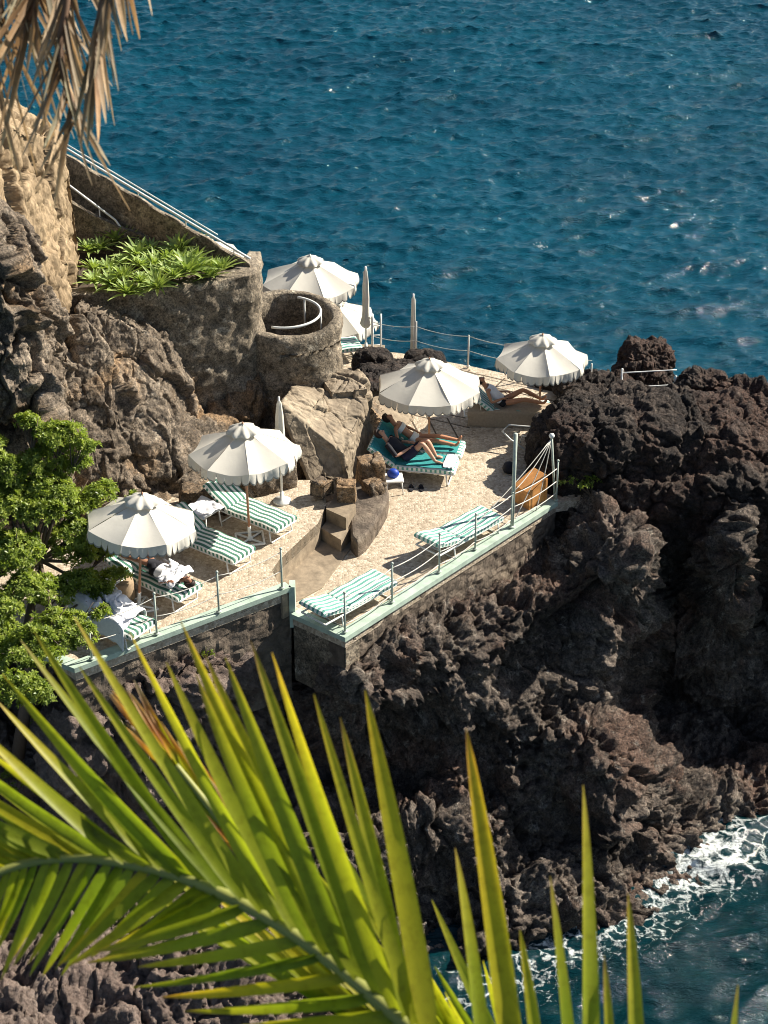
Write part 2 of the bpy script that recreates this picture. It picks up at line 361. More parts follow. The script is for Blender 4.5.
M['drypalm'] = leafmat('dry_palm_leaflet', [(0, (.08, .055, .035)), (.4, (.24, .17, .105)), (1, (.50, .39, .26))], .3, (1.5, 1.3, 1.0), .6, attr=True)
M['rachis'] = plain('palm_rachis', (.26, .27, .07), .5); M['dryrachis'] = plain('dry_rachis', (.16, .09, .05), .7)
SEA = -6.5
def mk_sea():
    m, n, l, b = newmat('sea_water'); co = objco(n)
    f = noise(n, l, co, .10, 5, .6); base = ramp(n, l, f, [(.35, (.001, .035, .060)), (.65, (.002, .056, .090))])
    at = n.new('ShaderNodeAttribute'); at.attribute_name = 'foam'; sh = n.new('ShaderNodeAttribute'); sh.attribute_name = 'shallow'
    base = mixc(n, l, sh.outputs['Fac'], base, (.001, .018, .020))
    v = n.new('ShaderNodeTexVoronoi'); v.feature = 'DISTANCE_TO_EDGE'; v.inputs['Scale'].default_value = 5.2
    w = n.new('ShaderNodeTexNoise'); w.inputs['Scale'].default_value = 1.6; w.inputs['Detail'].default_value = 5; l.new(co, w.inputs['Vector'])
    mx = n.new('ShaderNodeMix'); mx.data_type = 'VECTOR'; mx.inputs[0].default_value = .55; l.new(co, mx.inputs[4]); l.new(w.outputs['Color'], mx.inputs[5]); l.new(mx.outputs[1], v.inputs[0])
    web = ramp(n, l, v.outputs[0], [(0, (1,)*3), (.22, (0,)*3)]); n2 = noise(n, l, co, 6.5, 9, .78, .5)
    t = math_(n, l, 'ADD', math_(n, l, 'MULTIPLY', web, .26), n2); t = math_(n, l, 'ADD', t, math_(n, l, 'MULTIPLY', at.outputs['Fac'], .45))
    fm = ramp(n, l, t, [(.98, (0,)*3), (1.0, (1,)*3)])
    fr = n.new('ShaderNodeMapRange'); l.new(t, fr.inputs[0]); fr.inputs[1].default_value = .98; fr.inputs[2].default_value = 1.25; fm = fr.outputs[0]
    l.new(mixc(n, l, fm, base, (.72, .76, .74)), b.inputs['Base Color'])
    rr = n.new('ShaderNodeMapRange'); l.new(fm, rr.inputs[0]); rr.inputs[3].default_value = .07; rr.inputs[4].default_value = .8; l.new(rr.outputs[0], b.inputs['Roughness'])
    b.inputs['IOR'].default_value = 1.333
    mp = n.new('ShaderNodeMapping'); mp.inputs['Scale'].default_value = (.8, 2.1, 1); mp.inputs['Rotation'].default_value = (0, 0, .25); l.new(co, mp.inputs[0])
    h1 = noise(n, l, mp.outputs[0], 2.2, 6, .6, .5); b1 = bump(n, l, None, h1, .85, .10); bump(n, l, b, noise(n, l, mp.outputs[0], 8, 5, .65), .6, .04, b1)
    return m
M['sea'] = mk_sea()
# wind chop: a sum of many waves through an inverse FFT
def sea():
    N, L = 1024, 112.0
    k = np.fft.fftfreq(N, L/N)*2*np.pi; kx, ky = np.meshgrid(k, k, indexing='ij'); kk = np.hypot(kx, ky); kk[0, 0] = 1
    wd = np.array([.18, -.984]); c = (kx*wd[0]+ky*wd[1])/kk
    kp = 2*np.pi/4.2
    ph = np.exp(-1.0*(kp/kk)**2)/kk**2.85*(np.abs(c)**5.0+.10*np.clip(kk/4, .2, 1))*np.exp(-(kk*.05)**2); ph[0, 0] = 0
    r = np.random.default_rng(5); h = (r.normal(size=(N, N))+1j*r.normal(size=(N, N)))*np.sqrt(ph)
    z = np.real(np.fft.ifft2(h)); s = .067/z.std(); z *= s
    hx = np.real(np.fft.ifft2(1j*kx/kk*h))*s; hy = np.real(np.fft.ifft2(1j*ky/kk*h))*s
    g = np.arange(N)*L/N-L/2; X, Y = np.meshgrid(g, g, indexing='ij'); ed = np.clip((L/2-np.maximum(abs(X), abs(Y)))/6, 0, 1)
    cx, cy = 3, 69.0
    Xw, Yw = X+cx+hx*ed*.95, Y+cy+hy*ed*.95; Zw = SEA+z*ed
    line = np.array([tuple(P(x, y, SEA)[:2]) for x, y in SHORE]); px, py = Xw.ravel(), Yw.ravel(); d = np.full(px.shape, 99.)
    for a, b2 in zip(line[:-1], line[1:]):
        ab = b2-a; t = np.clip(((px-a[0])*ab[0]+(py-a[1])*ab[1])/(ab@ab), 0, 1); d = np.minimum(d, np.hypot(px-a[0]-t*ab[0], py-a[1]-t*ab[1]))
    q = np.stack([px, py, 0*px], 1)
    fo = np.clip(1-d/2.1, 0, 1)*.9+.22*fbm(q*.5, 3, 3)*(d < 6)*np.clip(1-d/6, 0, 1); shw = np.clip(1.15-d/9, 0, .85)
    fo = np.where(d > 6, .0, fo); pc = P(735, 868, SEA); fo = fo+.35*np.exp(-((px-pc.x)**2+(py-pc.y)**2)/1.6)
    ph2 = P(540, 244, SEA); fo = np.maximum(fo, .62*np.exp(-(((px-ph2.x)/.55)**2+((py-ph2.y)/.45)**2)))
    ph2 = P(705, 215, SEA); crest = np.clip((z.ravel()-.36)/.2, 0, 1)*.30; fo = np.maximum(fo, crest)
    V = np.stack([px, py, Zw.ravel()], 1)
    o = npmesh('sea', V, gridfaces(N, N), M['sea'], attrs={'foam': fo, 'shallow': shw}); tag(o, kind='structure')
    H = L/2*N/N; a = [cx-H, cy-H, cx+H-L/N, cy+H-L/N]; B = 6000
    mb = MB(); xs = [-B, a[0], a[2], B]; ys = [-B, a[1], a[3], B]
    for i in range(3):
        for j in range(3):
            if i == j == 1: continue
            mb.add([(xs[i], ys[j], SEA), (xs[i+1], ys[j], SEA), (xs[i+1], ys[j+1], SEA), (xs[i], ys[j+1], SEA)], [(0, 1, 2, 3)])
    tag(mb.build('open_sea', M['sea']), kind='structure')
SHORE = [(1000, 640), (860, 730), (800, 785), (760, 812), (715, 845), (665, 880), (630, 915), (590, 935), (540, 958), (490, 982), (450, 1010), (400, 1050), (250, 1090)]
sea()
# ------------------------------------------------------------------ seabed and rock slope
tag(MB().add([(-6000, -6000, -16), (6000, -6000, -16), (6000, 6000, -16), (-6000, 6000, -16)], [(0, 1, 2, 3)]).build('seabed', M['lavadark']), kind='structure')
def tps(pts, q, lam=.02):
    A = np.array(pts, float); p = A[:, :2]; n = len(p)
    U = lambda r2: r2*np.log(r2+1e-9)*.5
    K = U(((p[:, None]-p[None])**2).sum(-1))+lam*np.eye(n); Pm = np.hstack([np.ones((n, 1)), p])
    Lm = np.block([[K, Pm], [Pm.T, np.zeros((3, 3))]]); w = np.linalg.solve(Lm, np.concatenate([A[:, 2], np.zeros(3)]))
    out = np.empty(len(q))
    for s in range(0, len(q), 60000):
        qq = q[s:s+60000]; out[s:s+60000] = U(((qq[:, None]-p[None])**2).sum(-1))@w[:n]+w[n]+qq@w[n+1:]
    return out
def inpoly(px, py, poly):
    r = np.zeros(len(px), bool); n = len(poly)
    for i in range(n):
        x1, y1 = poly[i][0], poly[i][1]; x2, y2 = poly[(i+1) % n][0], poly[(i+1) % n][1]
        c = ((y1 > py) != (y2 > py)); r ^= c & (px < (x2-x1)*(py-y1)/((y2-y1) or 1e-9)+x1)
    return r
def surface(name, world_pts, tilt, x0, x1, t0, t1, res, mat, fn, yaw=0, clamp=None, keep=None):
    """rock face as a height field over a plane tilted by `tilt` and turned by `yaw`"""
    Rm = np.array((Matrix.Rotation(yaw, 3, 'Z') @ Matrix.Rotation(tilt, 3, 'X'))); O = np.array([0, 34, 0.])
    L = (np.array([tuple(p) for p in world_pts])-O)@Rm
    nu, nv = int((x1-x0)/res), int((t1-t0)/res); u, v = np.meshgrid(np.linspace(x0, x1, nu), np.linspace(t0, t1, nv), indexing='ij')
    q = np.stack([u.ravel(), v.ravel()], 1); h = tps(L, q)
    V = np.stack([q[:, 0], q[:, 1], h], 1)@Rm.T+O; Fq = gridfaces(nu, nv); N = vnormals(V, Fq)
    d = fn(V); V = V+N*(d-d.mean())[:, None]
    if clamp: V = clamp(V)
    if keep is not None:
        k = keep(V)[Fq].all(1); Fq = Fq[k]; us, inv = np.unique(Fq, return_inverse=True); V = V[us]; Fq = inv.reshape(-1, 4)
    return npmesh(name, V, Fq, mat)
RD = [P(x, y, 0) for x, y in [(293, 615), (345, 638), (556, 503), (640, 490), (640, 405), (590, 392), (470, 366), (400, 353), (330, 347), (250, 360), (250, 480)]]
LD = [P(x, y, .55) for x, y in [(75, 669), (290, 588), (277, 581), (272, 570), (279, 560), (318, 523), (326, 505), (325, 480), (200, 480), (80, 520), (-10, 585), (45, 648)]]
cp = [(-60, 720, -1.5), (0, 715, -1.6), (60, 725, -1.7), (0, 850, -4.0), (100, 850, -4.1), (150, 930, -4.4), (0, 980, -4.5), (100, 1010, -4.7), (-100, 1000, -4.6), (0, 1120, -5.0), (250, 1000, -5.0), (200, 1120, -6.8), (330, 1060, -7.3), (-100, 850, -3),
      (60, 728, -.8), (110, 714, -.5), (150, 702, -.5), (200, 684, -.5), (245, 668, -.9), (130, 745, -1.3), (200, 720, -1.3), (200, 770, -2.7), (200, 880, -4.2), (290, 655, -2.0), (320, 692, -1.7), (320, 730, -3.0), (280, 730, -3.3), (300, 800, -4.1), (300, 900, -4.7), (330, 990, -5.9),
      (350, 688, -1.0), (368, 674, -.8), (345, 735, -2.6), (370, 700, -1.3), (400, 656, -.8), (440, 632, -.8), (460, 690, -1.9), (440, 730, -2.9), (395, 775, -4.1), (430, 820, -4.1), (380, 850, -4.3), (400, 880, -5.5), (400, 990, -6.5),
      (480, 592, -.8), (520, 576, -.8), (540, 640, -1.6), (500, 720, -2.9), (510, 770, -3.9), (510, 860, -5.2), (500, 950, -6.4), (470, 1020, -7.6),
      (545, 555, -1.0), (575, 540, -.5), (590, 600, -1.1), (600, 650, -2.3), (560, 700, -3.0), (590, 735, -3.1), (610, 770, -3.7), (590, 820, -5.0), (600, 905, -6.2), (610, 965, -7.4),
      (640, 530, -.3), (650, 560, -.5), (655, 600, -3.2), (660, 680, -5.0), (670, 740, -5.6), (690, 780, -5.7), (660, 860, -6.2), (670, 915, -7.2),
      (740, 520, -.2), (750, 554, -.4), (745, 600, -3.2), (740, 680, -5.0), (745, 740, -6.0), (770, 795, -6.3), (740, 830, -6.6), (770, 880, -7.6),
      (850, 500, -.2), (850, 560, -1.5), (850, 650, -4), (860, 740, -6.9), (900, 800, -8), (950, 600, -4), (1000, 700, -8),
      (600, 470, 0), (700, 470, .2), (650, 440, .2), (740, 430, -.1), (620, 410, -.3), (700, 405, -.3), (800, 430, -.7), (860, 440, -1.2)]
wp = [P(*c) for c in cp]+[Vector(p) for p in [(-4.5, 30.5, -.6), (-3, 32, -.7), (0, 33, -.8), (1.5, 35, -.8), (-2, 35, -.8), (2, 38, -.8), (-4, 38, -.8), (4, 38, -.6), (-6, 34, -.7), (-8, 36, -.5), (-8, 41, -.8), (8, 40, -.6), (11, 40, -.6), (-12, 36, -.5), (0, 41, -1)]]
DECKS = [(RD, -.3), (LD, .0)]
def clampdeck(V):
    b = np.clip(V[:, 1]-39.3, 0, 9); V[:, 2] -= np.where(V[:, 0] > 2.5, b*1.3+b*b*.25, b*.8)
    for poly, z in DECKS:
        c = Vector((sum(p.x for p in poly)/len(poly), sum(p.y for p in poly)/len(poly)))
        pl = [(c.x+(p.x-c.x)*1.0, c.y+(p.y-c.y)*1.0) for p in poly]; m = inpoly(V[:, 0], V[:, 1], pl) & (V[:, 2] > z-.4)
        V[m, 2] = np.minimum(V[m, 2], z)
    return V
o = surface('rocky_shore', wp, R(40), -13, 17, -17, 8.5, .037, M['lava'], lambda V: lava(V, .55), clamp=clampdeck); tag(o, kind='structure')
# headland under the far deck, down to the sea
o = rockblock('headland', [(-16, 33, -9), (4, 36, -9), (5, 45, -9), (-16, 46, -9), (-14, 33, -.9), (3, 36, -.9), (3.5, 41.6, -.9), (-14, 43, -.9)], M['lavadark'], 90, .4, 'lava', .1, 3); tag(o, kind='structure')
# right-hand lava outcrop: clustered lumps
def lump(px, py, z, r, rz=0, s=0, n=70, amp=.3):
    c = P(px, py, z); return rockblock('lump', ell(c, r, rz), M['lavadark'], n, amp, 'lava', .75, s)
L = [lump(625, 455, .2, (1.7, 1.3, 1.1), .4, 1, 90), lump(600, 425, .3, (1.1, .9, .65), .2, 2), lump(690, 448, .2, (1.5, 1.2, 1.0), .1, 3, 90), lump(745, 460, -.1, (1.7, 1.2, .95), -.3, 4, 90),
     lump(702, 394, .62, (.5, .45, .55), 0, 5), lump(742, 402, .4, (.5, .4, .4), 0, 15, 50), lump(598, 402, .25, (.45, .4, .38), 0, 16, 50), lump(740, 410, .2, (1.1, .7, .5), -.4, 6), lump(655, 412, .1, (.8, .6, .4), 0, 7), lump(580, 470, 0, (1.0, .9, .75), .9, 8),
     lump(640, 500, -.4, (1.3, 1.0, .9), 0, 9), lump(710, 500, -.5, (1.6, 1.0, 1.0), 0, 10, 80), lump(790, 475, -.6, (1.6, 1.4, 1.0), 0, 11), lump(575, 500, -.3, (.6, .6, .45), .3, 12, 50), lump(600, 395, .1, (.8, .6, .35), .3, 13, 50), lump(820, 435, -.8, (1.6, 1.0, .7), 0, 14)]
o = merge('lava_outcrop', L, M['lavadark']); tag(o, kind='structure')
o = rockblock('sea_rock', ell(P(643, 378, .0), (.65, .5, .85), .4), M['lavadark'], 70, .28, 'lava', .7, 21)
tag(o, 'tall dark lava rock with blunt top standing at the sea edge behind white railing', 'rock')
def boulder(name, px, py, z, r, rz, mat, lab, seed, amp=.12, rough='crag', rnd=.55, n=60):
    o = rockblock(name, ell(P(px, py, z), r, rz), M[mat], n, amp, rough, rnd, seed); tag(o, lab, 'rock'); return o
# ------------------------------------------------------------------ terraces
def slab(name, poly, z, thick, mat): return tag(MB().prism([(p.x, p.y) for p in poly], z-thick, z).build(name, M[mat]), kind='structure')
slab('lower_terrace', RD, 0, .22, 'deck')
slab('upper_terrace', LD, .55, .25, 'deck')
LP = [P(x, y, -1.6) for x, y in [(250, 380), (378, 380), (385, 345), (240, 340)]]; slab('sea_platform', LP, -1.6, 1.5, 'path')
def wallalong(name, pts, t, z0, z1, mat, parent=None, off=0, lab=None, cat='wall', jit=0, res=.06):
    """wall following a ground line, its outer face on the line, lightly uneven"""
    mb = MB()
    for a, b in zip(pts[:-1], pts[1:]):
        a, b = Vector((a[0], a[1], 0)), Vector((b[0], b[1], 0)); d = (b-a); L_ = d.length; d.normalize(); nn = Vector((-d.y, d.x, 0))
        nu, nv = max(2, int(L_/res)), max(2, int((z1-z0)/res))
        g = [[a+d*(L_*i/nu)+Vector((0, 0, z0+(z1-z0)*j/nv)) for j in range(nv+1)] for i in range(nu+1)]
        V = np.array([tuple(p) for r_ in g for p in r_]); 
        if jit: 
            w1, w2 = worley(V*np.array([3.2, 3.2, 4.5]), 4); dd = jit*(.8*np.minimum(w2-w1, .4)+.5*fbm(V*2.5, 3, 2)); V = V-np.array(tuple(nn))*dd[:, None]
        mb.add([Vector(v)+nn*off for v in V], gridfaces(nu+1, nv+1).tolist())
        B = [a+nn*(off+t), b+nn*(off+t)]
        q = [a+nn*off, b+nn*off, B[1], B[0]]; mb.add([v+Vector((0, 0, z1-.001)) for v in q]+[v+Vector((0, 0, z0)) for v in q], [(0, 1, 2, 3), (2, 3, 7, 6), (0, 3, 7, 4), (1, 2, 6, 5)])
    o = mb.build(name, M[mat], parent)
    if lab: tag(o, lab, cat)
    return o
wallalong('retaining_wall', [LD[0], LD[1]], .4, -1.9, .42, 'masonry', lab='rough stone retaining wall carrying the upper left sunbathing terrace', jit=.09, off=.03)
wallalong('retaining_wall', [P(345, 638, 0), P(556, 503, 0)], .4, -1.5, -.10, 'masonry', lab='rubble retaining wall below the pale green kerb of the right terrace', jit=.10, off=.03)
wallalong('retaining_wall', [P(293, 615, 0), P(345, 638, 0)], .4, -1.5, -.10, 'conc', lab='short dark concrete wall closing the near corner of the right terrace', jit=.03, off=.02)
wallalong('side_wall', [LD[1], LD[2], LD[3], LD[4], LD[5], LD[6], LD[7]], .2, -.05, .545, 'path', lab='smooth concrete side wall between the upper terrace and the sunken path', off=.0)
def kerb(pts, z, w, h, lab):
    mb = MB(); n = len(pts); P2 = [Vector((p[0], p[1], 0)) for p in pts]; offs = []
    for i in range(n):
        d = Vector((0, 0, 0))
        if i > 0: d += (P2[i]-P2[i-1]).normalized()
        if i < n-1: d += (P2[i+1]-P2[i]).normalized()
        d.normalize(); nn = Vector((-d.y, d.x, 0)); k = 1
        if 0 < i < n-1: k = 1/max(.4, abs(nn.dot(Vector((-(P2[i]-P2[i-1]).normalized().y, (P2[i]-P2[i-1]).normalized().x, 0)))))
        offs.append(nn*k)
    o_ = [P2[i]-offs[i]*.05 for i in range(n)]; i_ = [P2[i]+offs[i]*w for i in range(n)]
    up, dn = Vector((0, 0, z+h)), Vector((0, 0, z-.05)); vs = [p+up for p in o_]+[p+up for p in i_]+[p+dn for p in o_]+[p+Vector((0, 0, z-.02)) for p in i_]
    fs = []
    for k in range(n-1): fs += [(k, k+1, n+k+1, n+k), (2*n+k, 2*n+k+1, k+1, k), (n+k, n+k+1, 3*n+k+1, 3*n+k), (3*n+k, 3*n+k+1, 2*n+k+1, 2*n+k)]
    fs += [(0, n, 3*n, 2*n), (n-1, 2*n-1, 4*n-1, 3*n-1)]
    return tag(mb.add(vs, fs).build('kerb', M['kerb']), lab, 'kerb')
kerb([P(40, 655, .55), LD[0], LD[1]], .55, .17, .05, 'pale green painted kerb along the front of the upper left terrace')
kerb([P(293, 615, 0), P(345, 638, 0), P(556, 503, 0)], 0, .19, .05, 'pale green painted kerb round the near corner of the right terrace')
a, b = P(290, 588, .55), P(293, 615, 0)
mb = MB(); mb.prism([(a.x-.02, a.y-.05), (a.x+.09, a.y-.05), (a.x+.09, a.y+.2), (a.x-.02, a.y+.2)], -.3, .60)
tag(mb.build('kerb_pier', M['kerb']), 'upright pale green pier joining the upper kerb to the lower kerb', 'pier')
# sunken concrete path, steps, dark masonry cheek
pp = [P(x, y, .015) for x, y in [(286, 607), (322, 588), (348, 552), (384, 508), (384, 485), (355, 500), (325, 523), (279, 572), (274, 590)]]
slab('concrete_path', pp, .02, .1, 'path')
s1 = [P(x, y, .3) for x, y in [(321, 528), (341, 540), (352, 526), (334, 512)]]; slab('step', s1, .30, .3, 'path')
s2 = [P(x, y, .6) for x, y in [(326, 508), (346, 517), (356, 504), (338, 492)]]; slab('step', s2, .58, .58, 'path')
ck = [P(x, y, .35) for x, y in [(350, 520), (351, 536), (357, 543), (366, 536), (378, 519), (387, 503), (389, 492), (386, 482), (372, 474), (352, 484)]]
o = MB().prism([(p.x, p.y) for p in ck], -.1, .38).build('stone_cheek', M['masonry']); tag(o, 'low rounded masonry wall beside the sunken steps', 'wall')
b_ = o.modifiers.new('b', 'BEVEL'); b_.width = .08; b_.segments = 3
# slab joints of the far paving, as narrow strips
mb = MB()
def strip(mb, a, b, z=.004, w=.035):
    a, b = P(*a, 0), P(*b, 0); d = (b-a).normalized(); n_ = Vector((-d.y, d.x, 0))*w/2
    mb.add([Vector((v.x, v.y, z)) for v in (a-n_, b-n_, b+n_, a+n_)], [(0, 1, 2, 3)])
for a, b in [((455, 369), (590, 400)), ((440, 375), (592, 410)), ((440, 383), (590, 419)), ((445, 392), (580, 424)), ((500, 412), (575, 431)), ((400, 412), (470, 428)), ((395, 404), (465, 418))]: strip(mb, a, b)
for a, b in [((505, 378), (470, 412)), ((545, 388), (505, 422)), ((470, 370), (425, 400)), ((405, 408), (418, 432)), ((425, 412), (437, 436)), ((447, 418), (458, 438))]: strip(mb, a, b, .0055)
tag(mb.build('paving_joints', M['joint']), kind='structure')
# ------------------------------------------------------------------ rock face behind the upper terrace
def py_(l): return [PY(*c) for c in l]
fp = py_([(-120, 700, 29.5), (-60, 620, 30), (0, 600, 31), (60, 590, 31.6), (110, 545, 32.6), (190, 515, 33.2), (245, 497, 33.9), (300, 490, 34.6), (330, 500, 35.0), (370, 470, 36.4), (420, 440, 38.5),
          (-60, 480, 31.5), (0, 500, 32), (60, 480, 32.4), (110, 470, 32.9), (150, 450, 33.5), (190, 455, 34.1), (225, 450, 35.2), (265, 450, 35.8), (300, 450, 35.3), (340, 440, 35.8),
          (60, 400, 32.9), (110, 390, 33.8), (150, 400, 34.7), (195, 410, 35.5), (230, 405, 35.9), (270, 400, 36.1), (310, 390, 36.3), (350, 385, 36.9), (390, 400, 38.5),
          (60, 340, 33.5), (110, 330, 34.9), (150, 345, 35.8), (190, 365, 36.6), (240, 370, 36.6), (290, 375, 36.6), (330, 372, 37.2), (370, 370, 39.5),
          (60, 270, 34.2), (100, 292, 35.5), (150, 300, 36.3), (190, 330, 37), (40, 200, 34.8), (-60, 300, 34), (-60, 200, 35), (0, 300, 33.6), (200, 320, 37.4), (260, 340, 38), (330, 345, 39)])
DECKS = [(LD, .2)]
o = surface('rock_cliff', fp, R(68), -13, 2.6, -3.5, 9.5, .045, M['cliffrock'], lambda V: crag(V, .34, 2)+.12*ridge(V*1.3, 5, 5), yaw=0, keep=lambda V: (V[:, 1] < 38.2-.25*np.abs(V[:, 0]+1)*(V[:, 0] > -1)) & (V[:, 2] < np.interp(V[:, 0], [-7.6, -7.0, -6.2, -5, -3.2, -3, -.9, -.6, 3], [8, 4.6, 4.0, 4.0, 3.9, 2.2, 2.2, 1.2, .5])))
tag(o, kind='structure')
def blk(name, pts, mat, lab, n=70, amp=.15, rough='crag', rnd=.25, seed=0):
    o = rockblock(name, pts, M[mat], n, amp, rough, rnd, seed)
    return tag(o, lab, 'rock') if lab else tag(o, kind='structure')
# tall tan pillar (top left) with a dark jagged block leaning in front of it
blk('cliff_pillar', [PY(-80, 470, 32.0), PY(50, 430, 32.6), PY(112, 430, 36.6), PY(-80, 470, 37), PY(-140, 100, 31.6), PY(-25, 112, 32.4), PY(70, 138, 37.2), PY(-80, 50, 37.5)], 'tan', 'tall tan sunlit rock pillar rising at the left edge above the planter', 130, .27, 'crag', .12, 4)
blk('cliff_block', [PY(-90, 420, 30.4), PY(48, 430, 30.9), PY(88, 400, 33.0), PY(-90, 400, 34), PY(-90, 185, 30.9), PY(-25, 190, 31.2), PY(42, 262, 32.9), PY(-90, 170, 33)], 'cliffrock', 'jagged dark brown rock block overhanging in front of the tan pillar', 130, .55, 'crag', .22, 9)
blk('boulder', [PY(-20, 560, 30.6), PY(60, 560, 31.4), PY(70, 520, 33), PY(-20, 520, 33), PY(-20, 430, 31.5), PY(75, 440, 31.8), PY(80, 400, 33.4), PY(-20, 400, 33.4)], 'cliffrock', 'shaded brown boulder behind the leafy tree crown', 60, .25, 'crag', .4, 12)
blk('boulder', [PY(318, 505, 34.0), PY(352, 497, 34.7), PY(378, 455, 36.2), PY(300, 450, 36.2), PY(278, 402, 34.7), PY(346, 456, 34.5), PY(368, 398, 36.0), PY(294, 382, 36.3)], 'brownrock', 'large smooth light brown boulder below the round concrete tower', 110, .085, 'crag', .14, 15)
blk('rock_buttress', [PY(80, 490, 32.4), PY(185, 480, 33.6), PY(215, 440, 35.8), PY(85, 440, 35.6), PY(72, 300, 34.3), PY(140, 318, 34.7), PY(192, 352, 36.0), PY(85, 282, 36.2)], 'cliffrock', 'massive grey-brown rock buttress between the tan pillar and the planter wall', 120, .22, 'crag', .30, 51)
blk('boulder', ell(P(372, 362, .25), (.42, .3, .28)), 'lavadark', 'round dark boulder nearest the tower on the far terrace edge', 40, .10, 'lava', .7, 16)
blk('boulder', [PY(353, 398, 37.8), PY(395, 385, 38.5), PY(420, 372, 40.3), PY(355, 378, 40), PY(357, 376, 38.6), PY(398, 370, 39.4), PY(418, 360, 40.8), PY(362, 362, 40.6)], 'lavadark', 'long dark boulder lying behind the middle parasol', 60, .14, 'lava', .6, 17)
blk('boulder', ell(P(425, 362, .15), (.45, .3, .25)), 'lavadark', 'small reddish dark boulder at the foot of the folded parasol by the cables', 40, .1, 'lava', .7, 18)
blk('boulder', ell(P(565, 385, .0), (.75, .35, .22), -.3), 'lavadark', 'flat dark boulder under the far right parasol by the sea', 40, .1, 'lava', .7, 19)
blk('boulder', ell(P(345, 398, 1.3), (.48, .5, .45), .3), 'brownrock', 'lichen covered yellowish boulder tucked under the round tower', 60, .16, 'crag', .45, 22)
blk('rock_slab', [P(362, 428, 0), P(382, 440, 0), P(418, 420, 0), P(372, 405, 0), P(360, 408, .35), P(378, 420, .22), P(412, 404, .15), P(372, 392, .4)], 'path', 'smooth sloping beige rock slab left of the middle parasol', 40, .03, 'crag', .2, 20)
for k, (x, y, z, r, lab) in enumerate([(346, 492, .75, (.19, .17, .2), 'squared grey stone block standing on top of the sunken steps'), (370, 474, .45, (.26, .25, .38), 'dark upright rock between the steps and the occupied loungers'),
        (374, 490, .4, (.18, .2, .2), 'rounded grey rock set on the low masonry wall'), (322, 487, .8, (.22, .2, .2), 'dark rock wedged under the light brown boulder')]):
    blk('boulder', ell(P(x, y, z), r, .3*k), 'cliffrock', lab, 44, .06, 'crag', .04 if k == 0 else .2, 30+k)
for k, (x, y, z, r, lab) in enumerate([(205, 498, .8, (.5, .35, .35), 'low dark rock behind the empty striped loungers, nearest the cliff'), (262, 470, .9, (.6, .4, .5), 'black rock in the hollow behind the upper left parasol')]):
    blk('boulder', ell(P(x, y, z), r, .5*k), 'cliffrock', lab, 44, .10, 'crag', .3, 40+k)
# ------------------------------------------------------------------ planter wall, round tower, stair parapet
def roughface(V, a=.05, s=0): return a*(fbm(V*1.4, 4, s)+.4*fbm(V*6, 2, s+3))
def roughprism(name, poly, z0, z1, mat, lab, cat, amp=.05, res=.07, round_=.07):
    """upright concrete body on a plan outline, uneven faces and softened top edge"""
    n = len(poly); pts = []; 
    for i in range(n):
        a, b = np.array(poly[i][:2]), np.array(poly[(i+1) % n][:2]); m = max(1, int(np.hypot(*(b-a))/res))
        for k in range(m): pts.append(a+(b-a)*k/m)
    pts = np.array(pts); m = len(pts); nx = np.roll(pts, -1, 0)-np.roll(pts, 1, 0); nn = np.stack([nx[:, 1], -nx[:, 0]], 1); nn /= np.linalg.norm(nn, axis=1)[:, None]
    ar = 0.5*np.sum(pts[:, 0]*np.roll(pts[:, 1], -1)-np.roll(pts[:, 0], -1)*pts[:, 1]); nn *= np.sign(ar)
    zt = z1 if callable(z1) else (lambda q: np.full(len(q), z1)); top = zt(pts); nz = max(2, int((top.max()-z0)/res)); rows = []
    for j in range(nz+1):
        f = j/nz; z = z0+(top-round_-z0)*f; q = np.stack([pts[:, 0], pts[:, 1], z], 1); d = roughface(q, amp, 3); rows.append(q+np.stack([nn[:, 0]*d, nn[:, 1]*d, 0*d], 1))
    for k, (i_, dz) in enumerate(((.3, .6), (.62, .88), (1.0, 1.0))):
        q = np.stack([pts[:, 0]-nn[:, 0]*round_*i_, pts[:, 1]-nn[:, 1]*round_*i_, top-round_+round_*dz], 1); rows.append(q)
    V = np.concatenate(rows); Fs = []
    for j in range(len(rows)-1):
        a = np.arange(m); b = (a+1) % m; Fs.append(np.stack([j*m+a, j*m+b, (j+1)*m+b, (j+1)*m+a], 1))
    me = bpy.data.meshes.new(name); me.from_pydata(V.tolist(), [], np.concatenate(Fs).tolist()+[list(range((len(rows)-1)*m, len(rows)*m))]); me.shade_smooth()
    me.materials.append(M[mat]); o = bpy.data.objects.new(name, me); COL.objects.link(o); return tag(o, lab, cat) if lab else o
ZT = 4.25
wl = [P(60, 296, ZT), P(184, 287, ZT), P(250, 275, ZT), P(257, 271, ZT), P(253, 263, ZT), P(246, 261, ZT), P(232, 268, ZT), P(176, 279, ZT), P(60, 288, ZT)]
_r = wl[3]; wl[4] = _r+Vector((.03, 1.1, 0)); wl[5] = _r+Vector((-.25, 1.15, 0))
roughprism('planter_wall', [(p.x, p.y) for p in wl], .4, ZT, 'conc', 'high stained concrete wall holding up the planter of green succulents', 'wall', .15)
sp = [P(60, 293, ZT), P(176, 281, ZT), P(244, 268, ZT), P(170, 232, ZT), P(60, 190, ZT)]
tag(MB().prism([(p.x, p.y) for p in sp], 1.5, ZT-.14).build('planter_soil', M['soil']), kind='structure')
